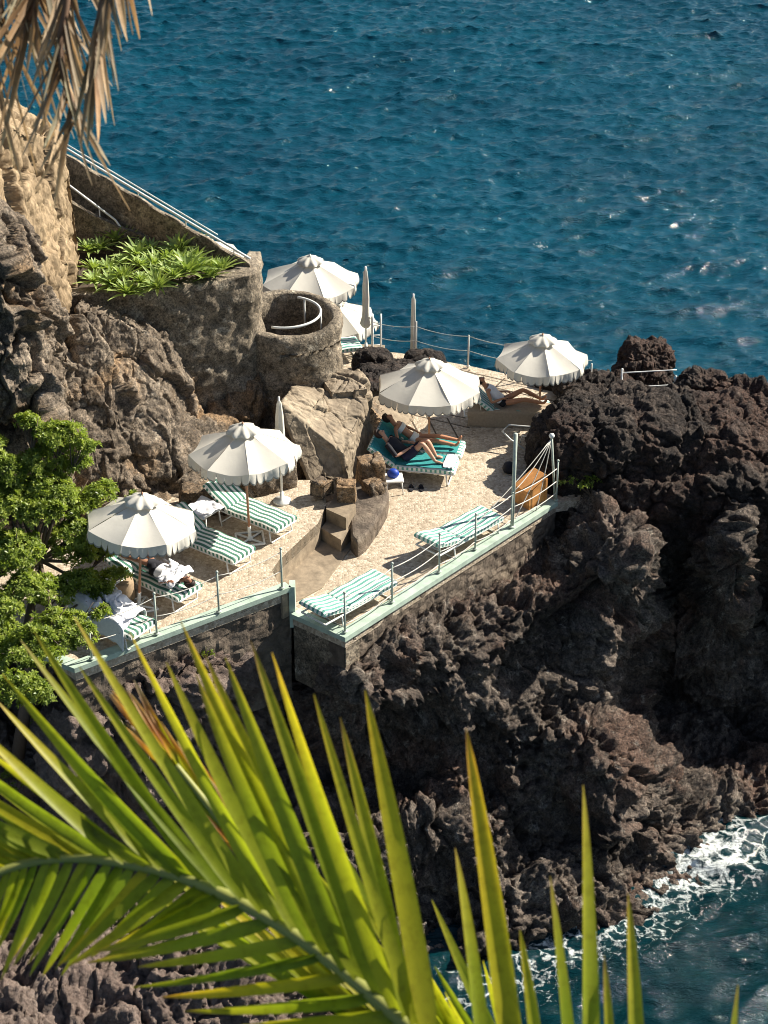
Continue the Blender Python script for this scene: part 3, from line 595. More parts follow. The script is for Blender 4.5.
# round tower: ring wall with sloping, rounded rim; hollow inside with a stair
TC = P(288, 316, 2.85); TC = Vector((TC.x, TC.y, 0)); n = 96; rows = []; RO, RI = 1.12, .86
prof = [(RO, .6)]+[(RO, .6+2.2*k/26) for k in range(1, 27)]+[(RO-.03, 2.87), (RO-.08, 2.91), (RI+.06, 2.91), (RI+.02, 2.87)]+[(RI, 2.8-k*.2) for k in range(1, 12)]
V = []
for r, z in prof:
    for k in range(n):
        a = 2*math.pi*k/n; V.append((TC.x+r*math.cos(a)*1.03, TC.y+r*math.sin(a), z+(.12*math.cos(a-2.2) if z > 2.5 else 0)))
V = np.array(V); ang = np.arctan2(V[:, 1]-TC.y, V[:, 0]-TC.x); d = roughface(V, .10, 8); V[:, 0] += np.cos(ang)*d; V[:, 1] += np.sin(ang)*d
Fq = [[i*n+k, i*n+(k+1) % n, (i+1)*n+(k+1) % n, (i+1)*n+k] for i in range(len(prof)-1) for k in range(n)]+[[(len(prof)-1)*n+k for k in range(n)]]
me = bpy.data.meshes.new('round_tower'); me.from_pydata(V.tolist(), [], Fq); me.shade_smooth(); me.materials.append(M['conc'])
o = bpy.data.objects.new('round_tower', me); COL.objects.link(o); tag(o, 'round open-topped concrete tower with thick rim and a curved white handrail inside', 'tower')
hr = empty('handrail', TC); tag(hr, 'curved white handrail inside the mouth of the round tower', 'handrail')
arc = [Vector((.70*math.cos(R(a)), .70*math.sin(R(a)), 2.98-(60-a)*.0006)) for a in range(75, -125, -8)]
MB().tube(arc, .028, 8).build('rail', M['white'], hr, True)
for a in (62, 5): MB().tube([(.70*math.cos(R(a)), .70*math.sin(R(a)), 2.97), (.70*math.cos(R(a)), .70*math.sin(R(a)), 2.3)], .02, 8).build('post', M['white'], hr, True)
# stair parapet climbing to the left behind the planter
a0, a1 = P(250, 266, 4.3), PY(60, 152, 38.6)
for nm, A, B, t, dn, mat, lab in [('parapet', a0+Vector((0, .05, 0)), a1, .16, 1.15, 'conc', 'thick sloping outer parapet of the stairway descending to the tower'), ]:
    mb = MB(); nS = 40; rows = []
    for k in range(nS+1):
        p = A.lerp(B, k/nS); w = .02*math.sin(k*.9); rows.append([p+Vector((0, 0, -dn-1.0)), p+Vector((0, w*.3, -.03)), p+Vector((0, .03, w)), p+Vector((0, t-.03, w)), p+Vector((0, t, -.03)), p+Vector((0, t, -dn-1.0))])
    V = [v for r_ in rows for v in r_]; mb.add(V, [[i*6+j, (i+1)*6+j, (i+1)*6+(j+1) % 6, i*6+(j+1) % 6] for i in range(nS) for j in range(6)]+[[0, 1, 2, 3, 4, 5], [nS*6+j for j in (5, 4, 3, 2, 1, 0)]])
    tag(mb.build(nm, M[mat], smooth=False), lab, 'wall')
# inner kerb of the stair, curving along the back of the planter
ik = [PY(60, 196, 37.7), PY(90, 214, 37.6), PY(120, 228, 37.6), PY(150, 238, 37.6), PY(172, 245, 37.6), PY(200, 252, 37.4)]
mb = MB(); V = []
for p in ik: V += [p+Vector((0, 0, -1.2)), p, p+Vector((0, .14, .0)), p+Vector((0, .14, -1.2))]
mb.add(V, [[i*4+j, (i+1)*4+j, (i+1)*4+(j+1) % 4, i*4+(j+1) % 4] for i in range(len(ik)-1) for j in range(4)]+[[0, 1, 2, 3], [len(V)-4+j for j in (3, 2, 1, 0)]])
tag(mb.build('stair_kerb', M['conc']), 'low curved concrete kerb between the stairway and the succulent planter', 'kerb')
g = empty('handrail', a0); tag(g, 'long sloping white handrail on top of the stair parapet', 'handrail')
up = Vector((0, .08, .13)); pts = [a0.lerp(a1, k/12)+up-a0 for k in range(13)]
MB().tube(pts, .026, 8).build('rail', M['white'], g, True)
MB().tube([p+Vector((0, 0, .10)) for p in pts[2:]], .016, 8).build('rail', M['white'], g, True)
for k in (1, 4, 7, 10): MB().tube([pts[k], pts[k]-Vector((0, 0, .13))], .014, 6).build('post', M['white'], g, True)
q0, q1 = PY(140, 240, 37.7), PY(60, 180, 37.7); g = empty('handrail', q0); tag(g, 'short sloping white handrail on the inner side of the stairway', 'handrail')
MB().tube([Vector((0, 0, -.25)), Vector((-.05, 0, -.03)), Vector((-.25, 0, .05))]+[(q1-q0)*t+Vector((-.1, 0, .12)) for t in (.25, .6, 1)], .025, 8).build('rail', M['white'], g, True)
for t in (.45, .9): MB().tube([(q1-q0)*t+Vector((-.1, 0, .12)), (q1-q0)*t+Vector((-.1, 0, -.35))], .014, 6).build('post', M['white'], g, True)
# ------------------------------------------------------------------ plants
def rosette(name, nl, L_, w, mat):
    mb = MB()
    for k in range(nl):
        a = k*2.4; el = R(78-62*(k/nl)); ln = L_*(.6+.4*k/nl)*random.uniform(.9, 1.1); d = Vector((math.cos(a), math.sin(a), 0)); s = Vector((-math.sin(a), math.cos(a), 0)); prev = []
        for j in range(5):
            t = j/4; e = el-t*.5; p = d*(ln*t*math.cos(el-t*.25))+Vector((0, 0, ln*t*math.sin(el-t*.25)+.03)); ww = w*(.7+.9*t-1.6*t*t) if j < 4 else .003
            prev += [p-s*ww+Vector((0, 0, ww*.5)), p, p+s*ww+Vector((0, 0, ww*.5))]
        mb.add(prev, [(i*3+c, i*3+c+1, i*3+c+4, i*3+c+3) for i in range(4) for c in (0, 1)])
    return mb.build(name, M[mat], smooth=True)
protos = [rosette('succulent', 30, .46, .045, 'agave') for _ in range(3)]; used = [False]*3; G = 'green succulents filling the planter'
spots = [(92, 232), (106, 226), (88, 248), (101, 246), (117, 240), (131, 238), (94, 264), (108, 262), (122, 257), (137, 252), (150, 248), (112, 279), (126, 276), (140, 268), (154, 262), (168, 256), (182, 250), (128, 287), (142, 283), (156, 276), (170, 270), (184, 264), (198, 258), (176, 278), (190, 272), (203, 267), (214, 264), (224, 268), (160, 287), (96, 280), (212, 272), (192, 244), (84, 226)]
for i, (x, y) in enumerate(spots):
    k = i % 3
    if used[k]: o = protos[k].copy(); COL.objects.link(o)
    else: o = protos[k]; used[k] = True
    p = P(x, y+8, ZT-.02); o.location = p; s = random.uniform(.9, 1.4); 
    if (x, y) == (190, 272): s = 1.6
    o.scale = (s,)*3; o.rotation_euler = (random.uniform(-.1, .4), random.uniform(-.35, .35), random.uniform(0, 6)); o.location.z += random.uniform(-.05, .15)
    tag(o, 'largest green succulent rosette, near the front right of the planter' if s == 1.6 else 'green succulent rosette packed among others in the concrete planter', 'succulent', G)
def leafcloud(cents, n_ro, mat, name, parent, L_=.11, w=.03, leaves=8, r_=1.0):
    """short rosettes of real leaves on the shells of many twig clumps"""
    Vs = []; N = n_ro; c = np.array([tuple(x[0]) for x in cents]); rr = np.array([x[1] for x in cents]); wt = rr**2; idx = rng.choice(len(c), N, p=wt/wt.sum())
    d = rng.normal(size=(N, 3)); d /= np.linalg.norm(d, axis=1)[:, None]; d[:, 2] = np.abs(d[:, 2])*.9-.25; rad = rr[idx]*(rng.random(N)**.35)
    pos = c[idx]+d*rad[:, None]*np.array([1, 1, .8]); pos += .12*np.stack([vnoise(pos*3, s) for s in (1, 2, 3)], 1)
    axis = d*.6+np.array([0, 0, .7])+rng.normal(size=(N, 3))*.3; axis /= np.linalg.norm(axis, axis=1)[:, None]
    for k in range(leaves):
        a = k*2.4+rng.random(N); t1 = np.cross(axis, [.3, .1, .9]); t1 /= np.linalg.norm(t1, axis=1)[:, None]+1e-9; t2 = np.cross(axis, t1)
        out = t1*np.cos(a)[:, None]+t2*np.sin(a)[:, None]; el = .25+.9*(k/leaves); dr = out*math.sin(el+.4)+axis*math.cos(el+.4); sd = np.cross(dr, axis); sd /= np.linalg.norm(sd, axis=1)[:, None]+1e-9
        ln = (L_*rng.uniform(.6, 1.15, N))[:, None]; p0 = pos; m1 = p0+dr*ln*.55+sd*w*.5+axis*.006; m2 = p0+dr*ln*.55-sd*w*.5+axis*.006; p3 = p0+dr*ln-axis*ln*.15
        Vs.append(np.stack([p0, m1, p3, m2], 1).reshape(-1, 3))
    V = np.concatenate(Vs); return npmesh(name, V, np.arange(len(V)).reshape(-1, 4), M[mat], smooth=False, parent=parent)
T0 = P(15, 735, -1.4); tr = empty('tree', T0); tag(tr, 'leafy green tree with open crown at the left edge beside the upper terrace', 'tree')
cl = [(60, 432, .45, 30.2), (35, 455, .45, 30), (12, 470, .5, 29.8), (85, 470, .4, 30.2), (50, 485, .5, 29.8), (5, 510, .6, 29.4), (40, 525, .5, 29.3), (78, 510, .45, 29.9), (100, 500, .35, 30.2), (116, 522, .3, 30.0), (122, 508, .2, 30.0), (95, 450, .25, 30.2), (105, 545, .35, 29.9), (75, 550, .45, 29.5), (20, 560, .5, 29),
      (112, 570, .22, 29.6), (90, 580, .28, 29.4), (50, 580, .4, 29), (10, 610, .5, 28.6), (45, 625, .45, 28.5), (75, 615, .28, 28.8), (80, 640, .25, 28.5), (20, 655, .45, 28.2), (55, 660, .3, 28.2), (5, 690, .4, 28), (35, 690, .35, 27.8), (30, 425, .35, 30.3), (-5, 440, .5, 30), (15, 495, .55, 29.6), (60, 500, .5, 29.7), (0, 545, .55, 29.2), (60, 530, .5, 29.4), (25, 590, .5, 28.9), (70, 575, .4, 29.2), (-5, 635, .5, 28.5), (30, 640, .5, 28.3), (60, 640, .4, 28.4), (95, 610, .25, 28.8), (-30, 480, .6, 29.8), (-40, 570, .7, 29), (-30, 650, .6, 28.4), (65, 455, .35, 30.4)]
cents = [(PY(x+random.gauss(0, 6), y+random.gauss(0, 6), Y-max(0, y-540)*.016)-T0, r*random.uniform(.72, 1.1)) for x, y, r, Y in cl]
leafcloud(cents, 10500, 'treeleaf', 'crown', tr, .095, .03, 9)
mb = MB(); base = Vector((0, 0, -.5)); k1 = PY(25, 640, 27.6)-T0; k2 = PY(40, 560, 29.0)-T0; mb.tube([base, base.lerp(k1, .5)+Vector((.1, 0, 0)), k1, k2], [.13, .11, .09, .05], 8)
for c, r in cents:
    s = k1 if c.z < k2.z-.2 else k2; m = s.lerp(c, .5)+Vector((random.uniform(-.15, .15), random.uniform(-.15, .15), -.12)); mb.tube([s, m, c], [.04, .028, .012], 5)
    for _ in range(5):
        e = c+Vector((random.gauss(0, r*.5), random.gauss(0, r*.5), random.gauss(0, r*.4))); mb.tube([m.lerp(c, .6), e], [.014, .006], 4)
mb.build('trunk', M['bark'], tr, True)
def shrub(x, y, z, r, n, lab, name='shrub', Y=None):
    p = P(x, y, z) if Y is None else PY(x, y, Y); e = empty(name, p); tag(e, lab, 'shrub'); cs = [(Vector((random.gauss(0, r*.6), random.gauss(0, r*.5), r*.4+random.uniform(-.1, .1))), r*.45) for _ in range(5)]
    leafcloud(cs, n, 'treeleaf', 'foliage', e, .07, .026, 7); mb = MB()
    for c, _ in cs: mb.tube([(0, 0, -.15), c], [.012, .005], 4)
    mb.build('stem', M['bark'], e)
shrub(592, 490, .25, .35, 70, 'low sparse green shrub on the lava rock right of the kerb end'); shrub(571, 480, .3, .2, 30, 'small tuft of leaves in the lava beside the wooden box')
shrub(667, 418, 1.0, .15, 30, 'tiny bright green plant high on the dark lava outcrop'); shrub(172, 690, -.7, .3, 80, 'green shrub sprouting under the upper terrace wall')
shrub(15, 790, -2.4, .4, 90, 'low green bush on the reddish slope at the left edge'); shrub(60, 775, -2.3, .3, 50, 'small dusty bush on the slope behind the palm leaflets'); shrub(205, 655, -.2, .14, 25, 'tiny plant growing from a crack in the terrace wall')
shrub(30, 735, -1.8, .35, 70, 'dusty bush on the slope just under the leafy tree')
# ------------------------------------------------------------------ copying
def copy_tree(o, parent=None):
    c = o.copy(); COL.objects.link(c); c.parent = parent
    for ch in [x for x in S.objects if x.parent == o]: copy_tree(ch, c)
    return c
# ------------------------------------------------------------------ parasols
def parasol(top, base, Rr, H, lab, rz=.2, tilt=(0, 0), pole='white', grp='open cream parasols', seed=0, plate=True):
    g = empty('parasol', base, rz, tilt); tag(g, lab, 'parasol', grp); rnd = random.Random(seed)
    drop = .46*Rr/1.15; N = 8; J = 9; K = 8; mb = MB(); ri = []
    for i in range(N):
        a0, a1 = 2*math.pi*i/N, 2*math.pi*(i+1)/N; vs = []
        for j in range(J+1):
            t = .04+.96*j/J; r = Rr*t; z = H-.04-drop*(t**1.12)
            p0, p1 = Vector((r*math.cos(a0), r*math.sin(a0), z)), Vector((r*math.cos(a1), r*math.sin(a1), z))
            for k in range(K+1):
                u = k/K; s = 4*u*(1-u); p = p0.lerp(p1, u); p.z -= .05*t*s*(1-.25*t)+.0; p.x *= 1-.018*s*t; p.y *= 1-.018*s*t
                p.z += (.006*math.sin(7*u+i*2+3*t)+.012*math.sin(5*u+i*1.7+seed*2.3)*math.sin(4*t+seed+i))*t; p.z -= .03*t*math.sin(i*1.3+seed*1.9)**2*s; vs.append(p)
        mb.add(vs, [(j*(K+1)+k, j*(K+1)+k+1, (j+1)*(K+1)+k+1, (j+1)*(K+1)+k) for j in range(J) for k in range(K)]); ri.append([vs[J*(K+1)+k] for k in range(K+1)])
    mb.build('canopy', M['canvas'], g, True)
    va = MB(); tm = MB()
    for i in range(N):                       # scalloped valance, slightly fluttering
        e = ri[i]; nt_ = 5; sub = 5
        for sc in range(nt_):
            top_, mid, low, low2 = [], [], [], []
            for q in range(sub+1):
                u = (sc+q/sub)/nt_*K; k0 = min(int(u), K-1); p = e[k0].lerp(e[k0+1], u-k0); out = Vector((p.x, p.y, 0)).normalized()
                w = math.sin(math.pi*q/sub); ph = .018*math.sin(i*3+sc*2.1+q*.9)+rnd.uniform(-.004, .004); L_ = .12+.065*w**.6
                top_.append(p); mid.append(p+out*(.012+ph*.5)+Vector((0, 0, -.07))); low.append(p+out*(.02+ph)+Vector((0, 0, -L_))); low2.append(p+out*(.022+ph)+Vector((0, 0, -L_-.030)))
            m = sub+1; va.add(top_+mid+low, [(a*m+q, a*m+q+1, (a+1)*m+q+1, (a+1)*m+q) for a in (0, 1) for q in range(sub)])
            tm.add(low+low2, [(q, q+1, m+q+1, m+q) for q in range(sub)])
            fr = MB()
    v = va.build('valance', M['canvas'], g, True); tm.build('trim', M['trim'], v, True)
    cp_ = MB(); m = 48                       # ruffled vent cap
    rws = []
    for j, (r, z, a) in enumerate([(.02, .05, 0), (.10, .035, .004), (.18, -.005, .012), (.25, -.045, .022), (.29, -.085, .035), (.295, -.115, .04)]):
        rws.append([Vector(((r+a*math.sin(k*math.pi/3.0+1))*math.cos(2*math.pi*k/m), (r+a*math.sin(k*math.pi/3.0+1))*math.sin(2*math.pi*k/m), H+z+.03+a*.4*math.cos(k*math.pi/3))) for k in range(m)])
    cp_.add([p for r_ in rws for p in r_], [(j*m+k, j*m+(k+1) % m, (j+1)*m+(k+1) % m, (j+1)*m+k) for j in range(5) for k in range(m)]+[list(range(m))]); cp_.build('vent_cap', M['canvas'], g, True)
    MB().lathe([(.012, H+.06), (.02, H+.08), (.022, H+.10), (.010, H+.125)], n=10).build('finial', M[pole], g, True)
    MB().tube([(0, 0, .02), (0, 0, H+.06)], .024, 12).build('pole', M[pole], g, True)
    for i in range(N):
        a = 2*math.pi*i/N; d = Vector((math.cos(a), math.sin(a), 0)); r_ = MB(); r_.tube([d*.04+Vector((0, 0, H-.075)), d*Rr*.98+Vector((0, 0, H-.07-drop))], .008, 5); r_.tube([d*.03+Vector((0, 0, H-.62)), d*Rr*.52+Vector((0, 0, H-.085-drop*.5))], .006, 5); r_.build('rib', M['polewood'] if pole == 'polewood' else M['white'], g)
    if plate:
        b = MB(); s = .26
        for x0, y0, x1, y1 in [(-s, -s, s, -s), (s, -s, s, s), (s, s, -s, s), (-s, s, -s, -s), (-s, -s, s, s), (-s, s, s, -s)]: b.tube([(x0, y0, .03), (x1, y1, .03+(.001 if x0*x1 < 0 and y0*y1 < 0 else 0))], .022, 6)
        b.lathe([(.06, .012), (.06, .06), (.035, .08), (.035, .30)], n=12); b.build('base_plate', M['white'], g)
    return g
UA, UB, UC, UD = P(250, 540, .55), P(139, 607, .55), P(429, 447, 0), P(539, 416, 0)
parasol(None, UA, 1.06, 2.42, 'cream parasol on a reddish pole over the two empty loungers of the upper terrace', .15, (R(-2), R(-1)), 'polewood', seed=1)
parasol(None, UB, 1.03, 2.22, 'cream parasol leaning right, lowest at the left beside the tree', .55, (R(-1), R(6)), 'polewood', seed=2)
parasol(None, UC, 1.15, 2.02, 'cream parasol above the two sunbathers on teal towels', .38, (R(-1), 0), 'polewood', seed=3, plate=False)
parasol(None, UD, 1.02, 1.92, 'cream parasol farthest right, beside the dark lava outcrop', .1, (0, 0), 'polewood', seed=4)
u = P(310, 257, 2.35); parasol(None, (u.x, u.y, 0), 1.17, 2.3, 'cream parasol directly behind the round tower, against the sea', .3, (0, 0), 'white', seed=5)
u = P(333, 298, .75); parasol(None, (u.x, u.y, -1.6), 1.12, 2.3, 'cream parasol partly hidden below the one behind the round tower', .6, (0, 0), 'white', seed=6)
u = P(200, 237, 2.35); parasol(None, (u.x, u.y, 0), 1.15, 2.3, 'cream parasol almost hidden behind the sloping stair parapet', .1, (0, 0), 'white', seed=7)
tag(MB().prism([(u.x-2, u.y-1.6), (u.x+2.3, u.y-1.2), (u.x+2.3, u.y+1.2), (u.x-2, u.y+1.2)], -3, 0).build('far_platform', M['path']), kind='structure')
def folded(base, H, lab, r=.085, bulge=False, mat='canvas'):
    g = empty('folded_parasol', base, random.uniform(0, 1)); tag(g, lab, 'parasol', 'folded cream parasols'); m = 24; rows = []
    pr = [(.012, 0), (.045, -.08), (r*.85, -.35), (r, -.75), (r*.95, -1.05), (r*1.05, -1.2), (r*(1.7 if bulge else 1.15), -1.38), (r*(1.1 if bulge else 1.0), -1.48), (.03, -1.52)]
    V = [Vector((rr*(1+.22*math.sin(k*math.pi/2+j*.35))*math.cos(2*math.pi*k/m), rr*(1+.22*math.sin(k*math.pi/2+j*.35))*math.sin(2*math.pi*k/m), H+z)) for j, (rr, z) in enumerate(pr) for k in range(m)]
    MB().add(V, [(j*m+k, j*m+(k+1) % m, (j+1)*m+(k+1) % m, (j+1)*m+k) for j in range(len(pr)-1) for k in range(m)]).build('canopy', M[mat], g, True)
    MB().tube([(0, 0, 0), (0, 0, H+.06)], .022, 10).build('pole', M['white'], g, True)
    MB().lathe([(.18, 0), (.18, .05), (.05, .07), (.03, .25)], n=16).build('base', M['white'], g, True)
folded(P(282, 502, .55), 2.3, 'folded cream parasol standing behind the upper left open parasol')
folded(P(366, 352, 0), 2.15, 'tall folded cream parasol with bulging hem beside the sea ladder', .075, True)
folded(P(413, 357, 0), 1.15+.0, 'short folded cream parasol by the sea cables, left of the first cable post', .06) if False else None
g = folded(P(413, 357, -.55), 1.62, 'short folded cream parasol behind the cables at the sea edge', .06)
# ------------------------------------------------------------------ loungers
def lounger(foot, ang, lab, mat='stripe', back=28, topz=.40, towel=None, pillow=False, grp='striped sun loungers'):
    """local: +x to the foot end; foot = world point on the floor under the foot end's middle"""
    L_, Wd, bx, bl = 1.92, .66, -1.24, .68
    g = empty('sun_lounger', foot, ang); tag(g, lab, 'sun lounger', grp)
    T, z0 = .10, topz-.10; fx = .0
    fr = MB(); zf = z0-.02
    for sy in (-1, 1): fr.tube([(-L_+.04, sy*.31, zf), (0, sy*.31, zf), (.03, sy*.29, zf)], .019, 8)
    fr.tube([(.03, -.29, zf), (.03, .29, zf)], .019, 8); fr.tube([(-L_+.04, -.31, zf), (-L_+.04, .31, zf)], .019, 8)
    for x in (-.3, -.6, -.9, -1.2): fr.box((x, 0, zf), (.05, .60, .012))
    fr.build('frame', M['white'], g, False)
    for x in (-.14, -1.45):
        lg = MB(); lg.tube([(x, -.31, zf), (x+.03, -.315, .05), (x+.05, -.30, .018), (x+.05, .30, .018), (x+.03, .315, .05), (x, .31, zf)], .016, 7); lg.build('leg', M['white'], g, True)
    bk = R(back); cx = bx; dirb = Vector((-math.cos(bk), 0, math.sin(bk))); up = Vector((math.sin(bk), 0, math.cos(bk)))
    bf = MB()
    for sy in (-1, 1): bf.tube([Vector((cx, sy*.30, zf+.02)), Vector((cx, sy*.30, zf+.02))+dirb*bl], .016, 7)
    bf.tube([Vector((cx, -.30, zf+.02))+dirb*bl, Vector((cx, .30, zf+.02))+dirb*bl], .016, 7); 
    q = Vector((cx, 0, zf+.02))+dirb*bl*.6
    for sy in (-1, 1): bf.tube([q+Vector((0, sy*.27, 0)), Vector((q.x+.05, sy*.27, zf-.0))], .010, 6)
    bf.build('backrest_frame', M['white'], g, True)
    def pad(x0, x1, org, dx, dn, nm, per=.115, seg=10, wav=.008):
        mb = MB(); Ny = 12; nS = seg; hw = Wd/2; gr = []
        for i in range(nS+1):
            s = x0+(x1-x0)*i/nS; row = []
            for j in range(Ny+1):
                y = -hw+Wd*j/Ny; e = min(1, (hw-abs(y))/.05); ee = min(1, (min(s-x0, x1-s))/.05); z = T*(1-.28*(1-e)**2-.28*(1-ee)**2)+wav*math.sin(s*13+y*3)
                row.append(org+dx*s+Vector((0, y, 0))+dn*z)
            gr.append(row)
        V = [p for r_ in gr for p in r_]; m = Ny+1; fs, us = [], []
        for i in range(nS):
            for j in range(Ny): fs.append((i*m+j, (i+1)*m+j, (i+1)*m+j+1, i*m+j+1)); us.append([(j/Ny*Wd/per+.25, 0)]*1+[(j/Ny*Wd/per+.25, 0), ((j+1)/Ny*Wd/per+.25, 0), ((j+1)/Ny*Wd/per+.25, 0)])
        mb.add(V, fs, us)
        for sy, j in ((-1, 0), (1, Ny)):      # sides
            vs, f2, u2 = [], [], []
            for i in range(nS+1): p = gr[i][j]; s = x0+(x1-x0)*i/nS; vs += [p, org+dx*s+Vector((0, sy*hw*.985, 0))]
            for i in range(nS): f2.append((2*i, 2*i+1, 2*i+3, 2*i+2)); s0 = (x1-x0)*i/nS/.10; s1 = (x1-x0)*(i+1)/nS/.10; u2.append([(s0, 0), (s0, 0), (s1, 0), (s1, 0)])
            mb.add(vs, f2, u2)
        for i in (0, nS):
            vs, f2, u2 = [], [], []
            for j in range(Ny+1): p = gr[i][j]; y = -hw+Wd*j/Ny; vs += [p, org+dx*(x0+(x1-x0)*i/nS)+Vector((0, y, 0))]
            for j in range(Ny): f2.append((2*j, 2*j+1, 2*j+3, 2*j+2)); a_, b_ = j/Ny*Wd/per+.25, (j+1)/Ny*Wd/per+.25; u2.append([(a_, 0), (a_, 0), (b_, 0), (b_, 0)])
            mb.add(vs, f2, u2)
        a = org+dx*x0; b = org+dx*x1; mb.add([a+Vector((0, -hw, 0)), a+Vector((0, hw, 0)), b+Vector((0, hw, 0)), b+Vector((0, -hw, 0))], [(0, 1, 2, 3)], [[(0, 0)]*4])
        return mb.build(nm, M[mat], g, False)
    pad(cx+.005, .03, Vector((0, 0, z0)), Vector((1, 0, 0)), Vector((0, 0, 1)), 'mattress', seg=26)
    bp = pad(0, bl+.02, Vector((cx-.01, 0, z0+.01)), dirb, up, 'backrest_pad', seg=14)
    if pillow:
        c = Vector((cx, 0, z0+.01))+dirb*(bl-.14)+up*(T+.035); mb = MB()
        M_ = Matrix.Rotation(bk, 4, 'Y'); mb.box(c, (.22, .5, .08), M=M_, bev=.03); mb.build('pillow', M[mat if pillow is True else pillow], g)
    if towel:
        tw = MB(); nS, Ny = 24, 10; tt = []
        for i in range(nS+1):
            s = i/nS*1.86
            for j in range(Ny+1):
                y = -.31+.62*j/Ny; wz = .012+.006*math.sin(s*9+y*5)
                if s < bl: p = Vector((cx-.01, 0, z0+.01))+dirb*(bl-s)+up*(T+wz)
                else: p = Vector((cx+(s-bl), 0, z0+T+wz))
                tt.append(p+Vector((0, y, 0)))
        tw.add(tt, [(i*(Ny+1)+j, (i+1)*(Ny+1)+j, (i+1)*(Ny+1)+j+1, i*(Ny+1)+j+1) for i in range(nS) for j in range(Ny)])
        t = tw.build('towel', M[towel], None, True); t.location = foot; t.rotation_euler = (0, 0, ang)
        t['_l'] = 1; g['_t'] = t.name
    return g
aL = math.atan2(-.61, .79); aR = math.atan2(.72, .69); aP = math.atan2(-.20, .98)
def fl(px, py, z, top=.40): p = P(px, py, z+top); return Vector((p.x, p.y, z))
lounger(fl(285, 521, .55), aL, 'green striped lounger under the upper left parasol, nearest the steps', back=32)
lounger(fl(243, 552, .55), aL, 'empty green striped lounger between the two upper terrace parasols', back=32)
l3 = lounger(fl(189, 589, .55), aL, 'green striped lounger with a person in a white shirt lying on it', back=16)
l4 = lounger(fl(142, 626, .55), aL+.05, 'lounger heaped with white towels at the left end of the terrace', back=30)
lounger(fl(384, 575, 0), aR, 'pale green striped lounger at the near corner of the right terrace', 'stripe2', back=14, topz=.42)
lounger(fl(491, 511, 0), aR, 'pale green striped lounger between the wooden box and the near corner', 'stripe2', back=14, topz=.42)
pf = fl(455, 464, 0, .38); l7 = lounger(pf, aP, 'near lounger of the occupied pair, with a person in dark clothes', 'stripe2', 34, .40, 'teal', False)
d_ = Vector((math.cos(aP+math.pi/2), math.sin(aP+math.pi/2), 0)); pg = pf+d_*.74+Vector((.02, 0, 0)); l8 = lounger(pg, aP, 'far lounger of the occupied pair, with a person in a white bikini', 'stripe2', 34, .40, 'teal', False)
for l, lab in ((l7, 'teal towel under the person in dark clothes'), (l8, 'teal towel under the person in the white bikini')):
    t = bpy.data.objects[l['_t']]; tag(t, lab, 'towel'); del t['_l']; del l['_t']
l9 = lounger(P(548, 420, 0), math.atan2(-.02, 1), 'lounger side-on under the far right parasol, draped with taupe canvas', 'stripe2', 42, .36)
l10 = lounger(P(358, 352, 0)+Vector((0, -.2, 0)), .3, 'lounger with bunched white towel beside the round tower', 'stripe2', 25)
def local(g, v): return Matrix.Translation(g.location) @ Matrix.Rotation(g.rotation_euler.z, 4, 'Z') @ Vector(v)
# ------------------------------------------------------------------ draped cloths
def cloth(name, g, pts, mat, lab, cat='towel', amp=.04, n=46, thick=.012, seed=0):
    """a crumpled cloth over a local patch: pts = 4 local corners (any heights)"""
    u, v = np.meshgrid(np.linspace(0, 1, n), np.linspace(0, 1, n), indexing='ij'); u, v = u.ravel(), v.ravel(); c = [np.array(tuple(p)) for p in pts]
    V = ((1-u)*(1-v))[:, None]*c[0]+(u*(1-v))[:, None]*c[1]+(u*v)[:, None]*c[2]+((1-u)*v)[:, None]*c[3]
    q = np.stack([u*3, v*3, 0*u+seed], 1); V[:, 2] += amp*(ridge(q, 3, seed)+.3)*1.3+amp*.5; V[:, 0] += amp*2*fbm(q*1.2, 2, seed+2); V[:, 1] += amp*2*fbm(q*1.2, 2, seed+3)
    bx_ = V[:, 1]; lim = .34; ov = np.clip(np.abs(bx_)-lim, 0, 9); V[:, 2] -= ov*1.6; V[:, 1] -= np.sign(bx_)*ov*.75; V[:, 2] = np.maximum(V[:, 2], .03)
    o = npmesh(name, V, gridfaces(n, n), M[mat]); o.location = g.location; o.rotation_euler = g.rotation_euler; s = o.modifiers.new('s', 'SOLIDIFY'); s.thickness = thick
    return tag(o, lab, cat)
cloth('towel', l4, [(-1.7, -.45, .66), (-1.7, .45, .66), (-.2, .5, .40), (-.1, -.6, .40)], 'towel', 'large crumpled white towel covering the left end lounger', amp=.075, seed=3)
cloth('towel', l4, [(-1.1, -.15, .52), (-1.2, .3, .55), (-.4, .25, .50), (-.5, -.3, .50)], 'towel', 'second white towel bunched on top of the heap', amp=.11, seed=5)
cloth('dark_cloth', l4, [(-.85, -.12, .64), (-.9, .12, .64), (-.55, .1, .60), (-.6, -.15, .60)], 'navy', 'small dark garment dropped on the heap of white towels', 'clothes', .04, 24, seed=6)
cloth('towel', l10, [(-1.7, -.3, .62), (-1.7, .3, .66), (-.7, .35, .42), (-.7, -.5, .42)], 'towel', 'bunched white towel on the lounger beside the round tower', amp=.08, seed=7)
cloth('towel', l10, [(-.75, -.2, .46), (-.75, .25, .46), (-.45, .25, .44), (-.45, -.2, .44)], 'teal', 'folded teal towel at the foot of the lounger by the tower', amp=.03, seed=8)
cloth('canvas_cover', l9, [(-1.80, -.62, .30), (-1.80, .1, .34), (.1, .1, .34), (.1, -.62, .30)], 'taupe', 'taupe canvas cover hanging down the near side of the lounger', 'cover', .03, 50, seed=9)
bpy.data.objects['canvas_cover'].parent = None
cloth('towel', l7, [(-1.80, -.30, .72), (-1.80, .28, .72), (-1.50, .28, .55), (-1.50, -.30, .55)], 'towel', 'white towel over the head end of the near occupied lounger', amp=.02, n=24, seed=11)
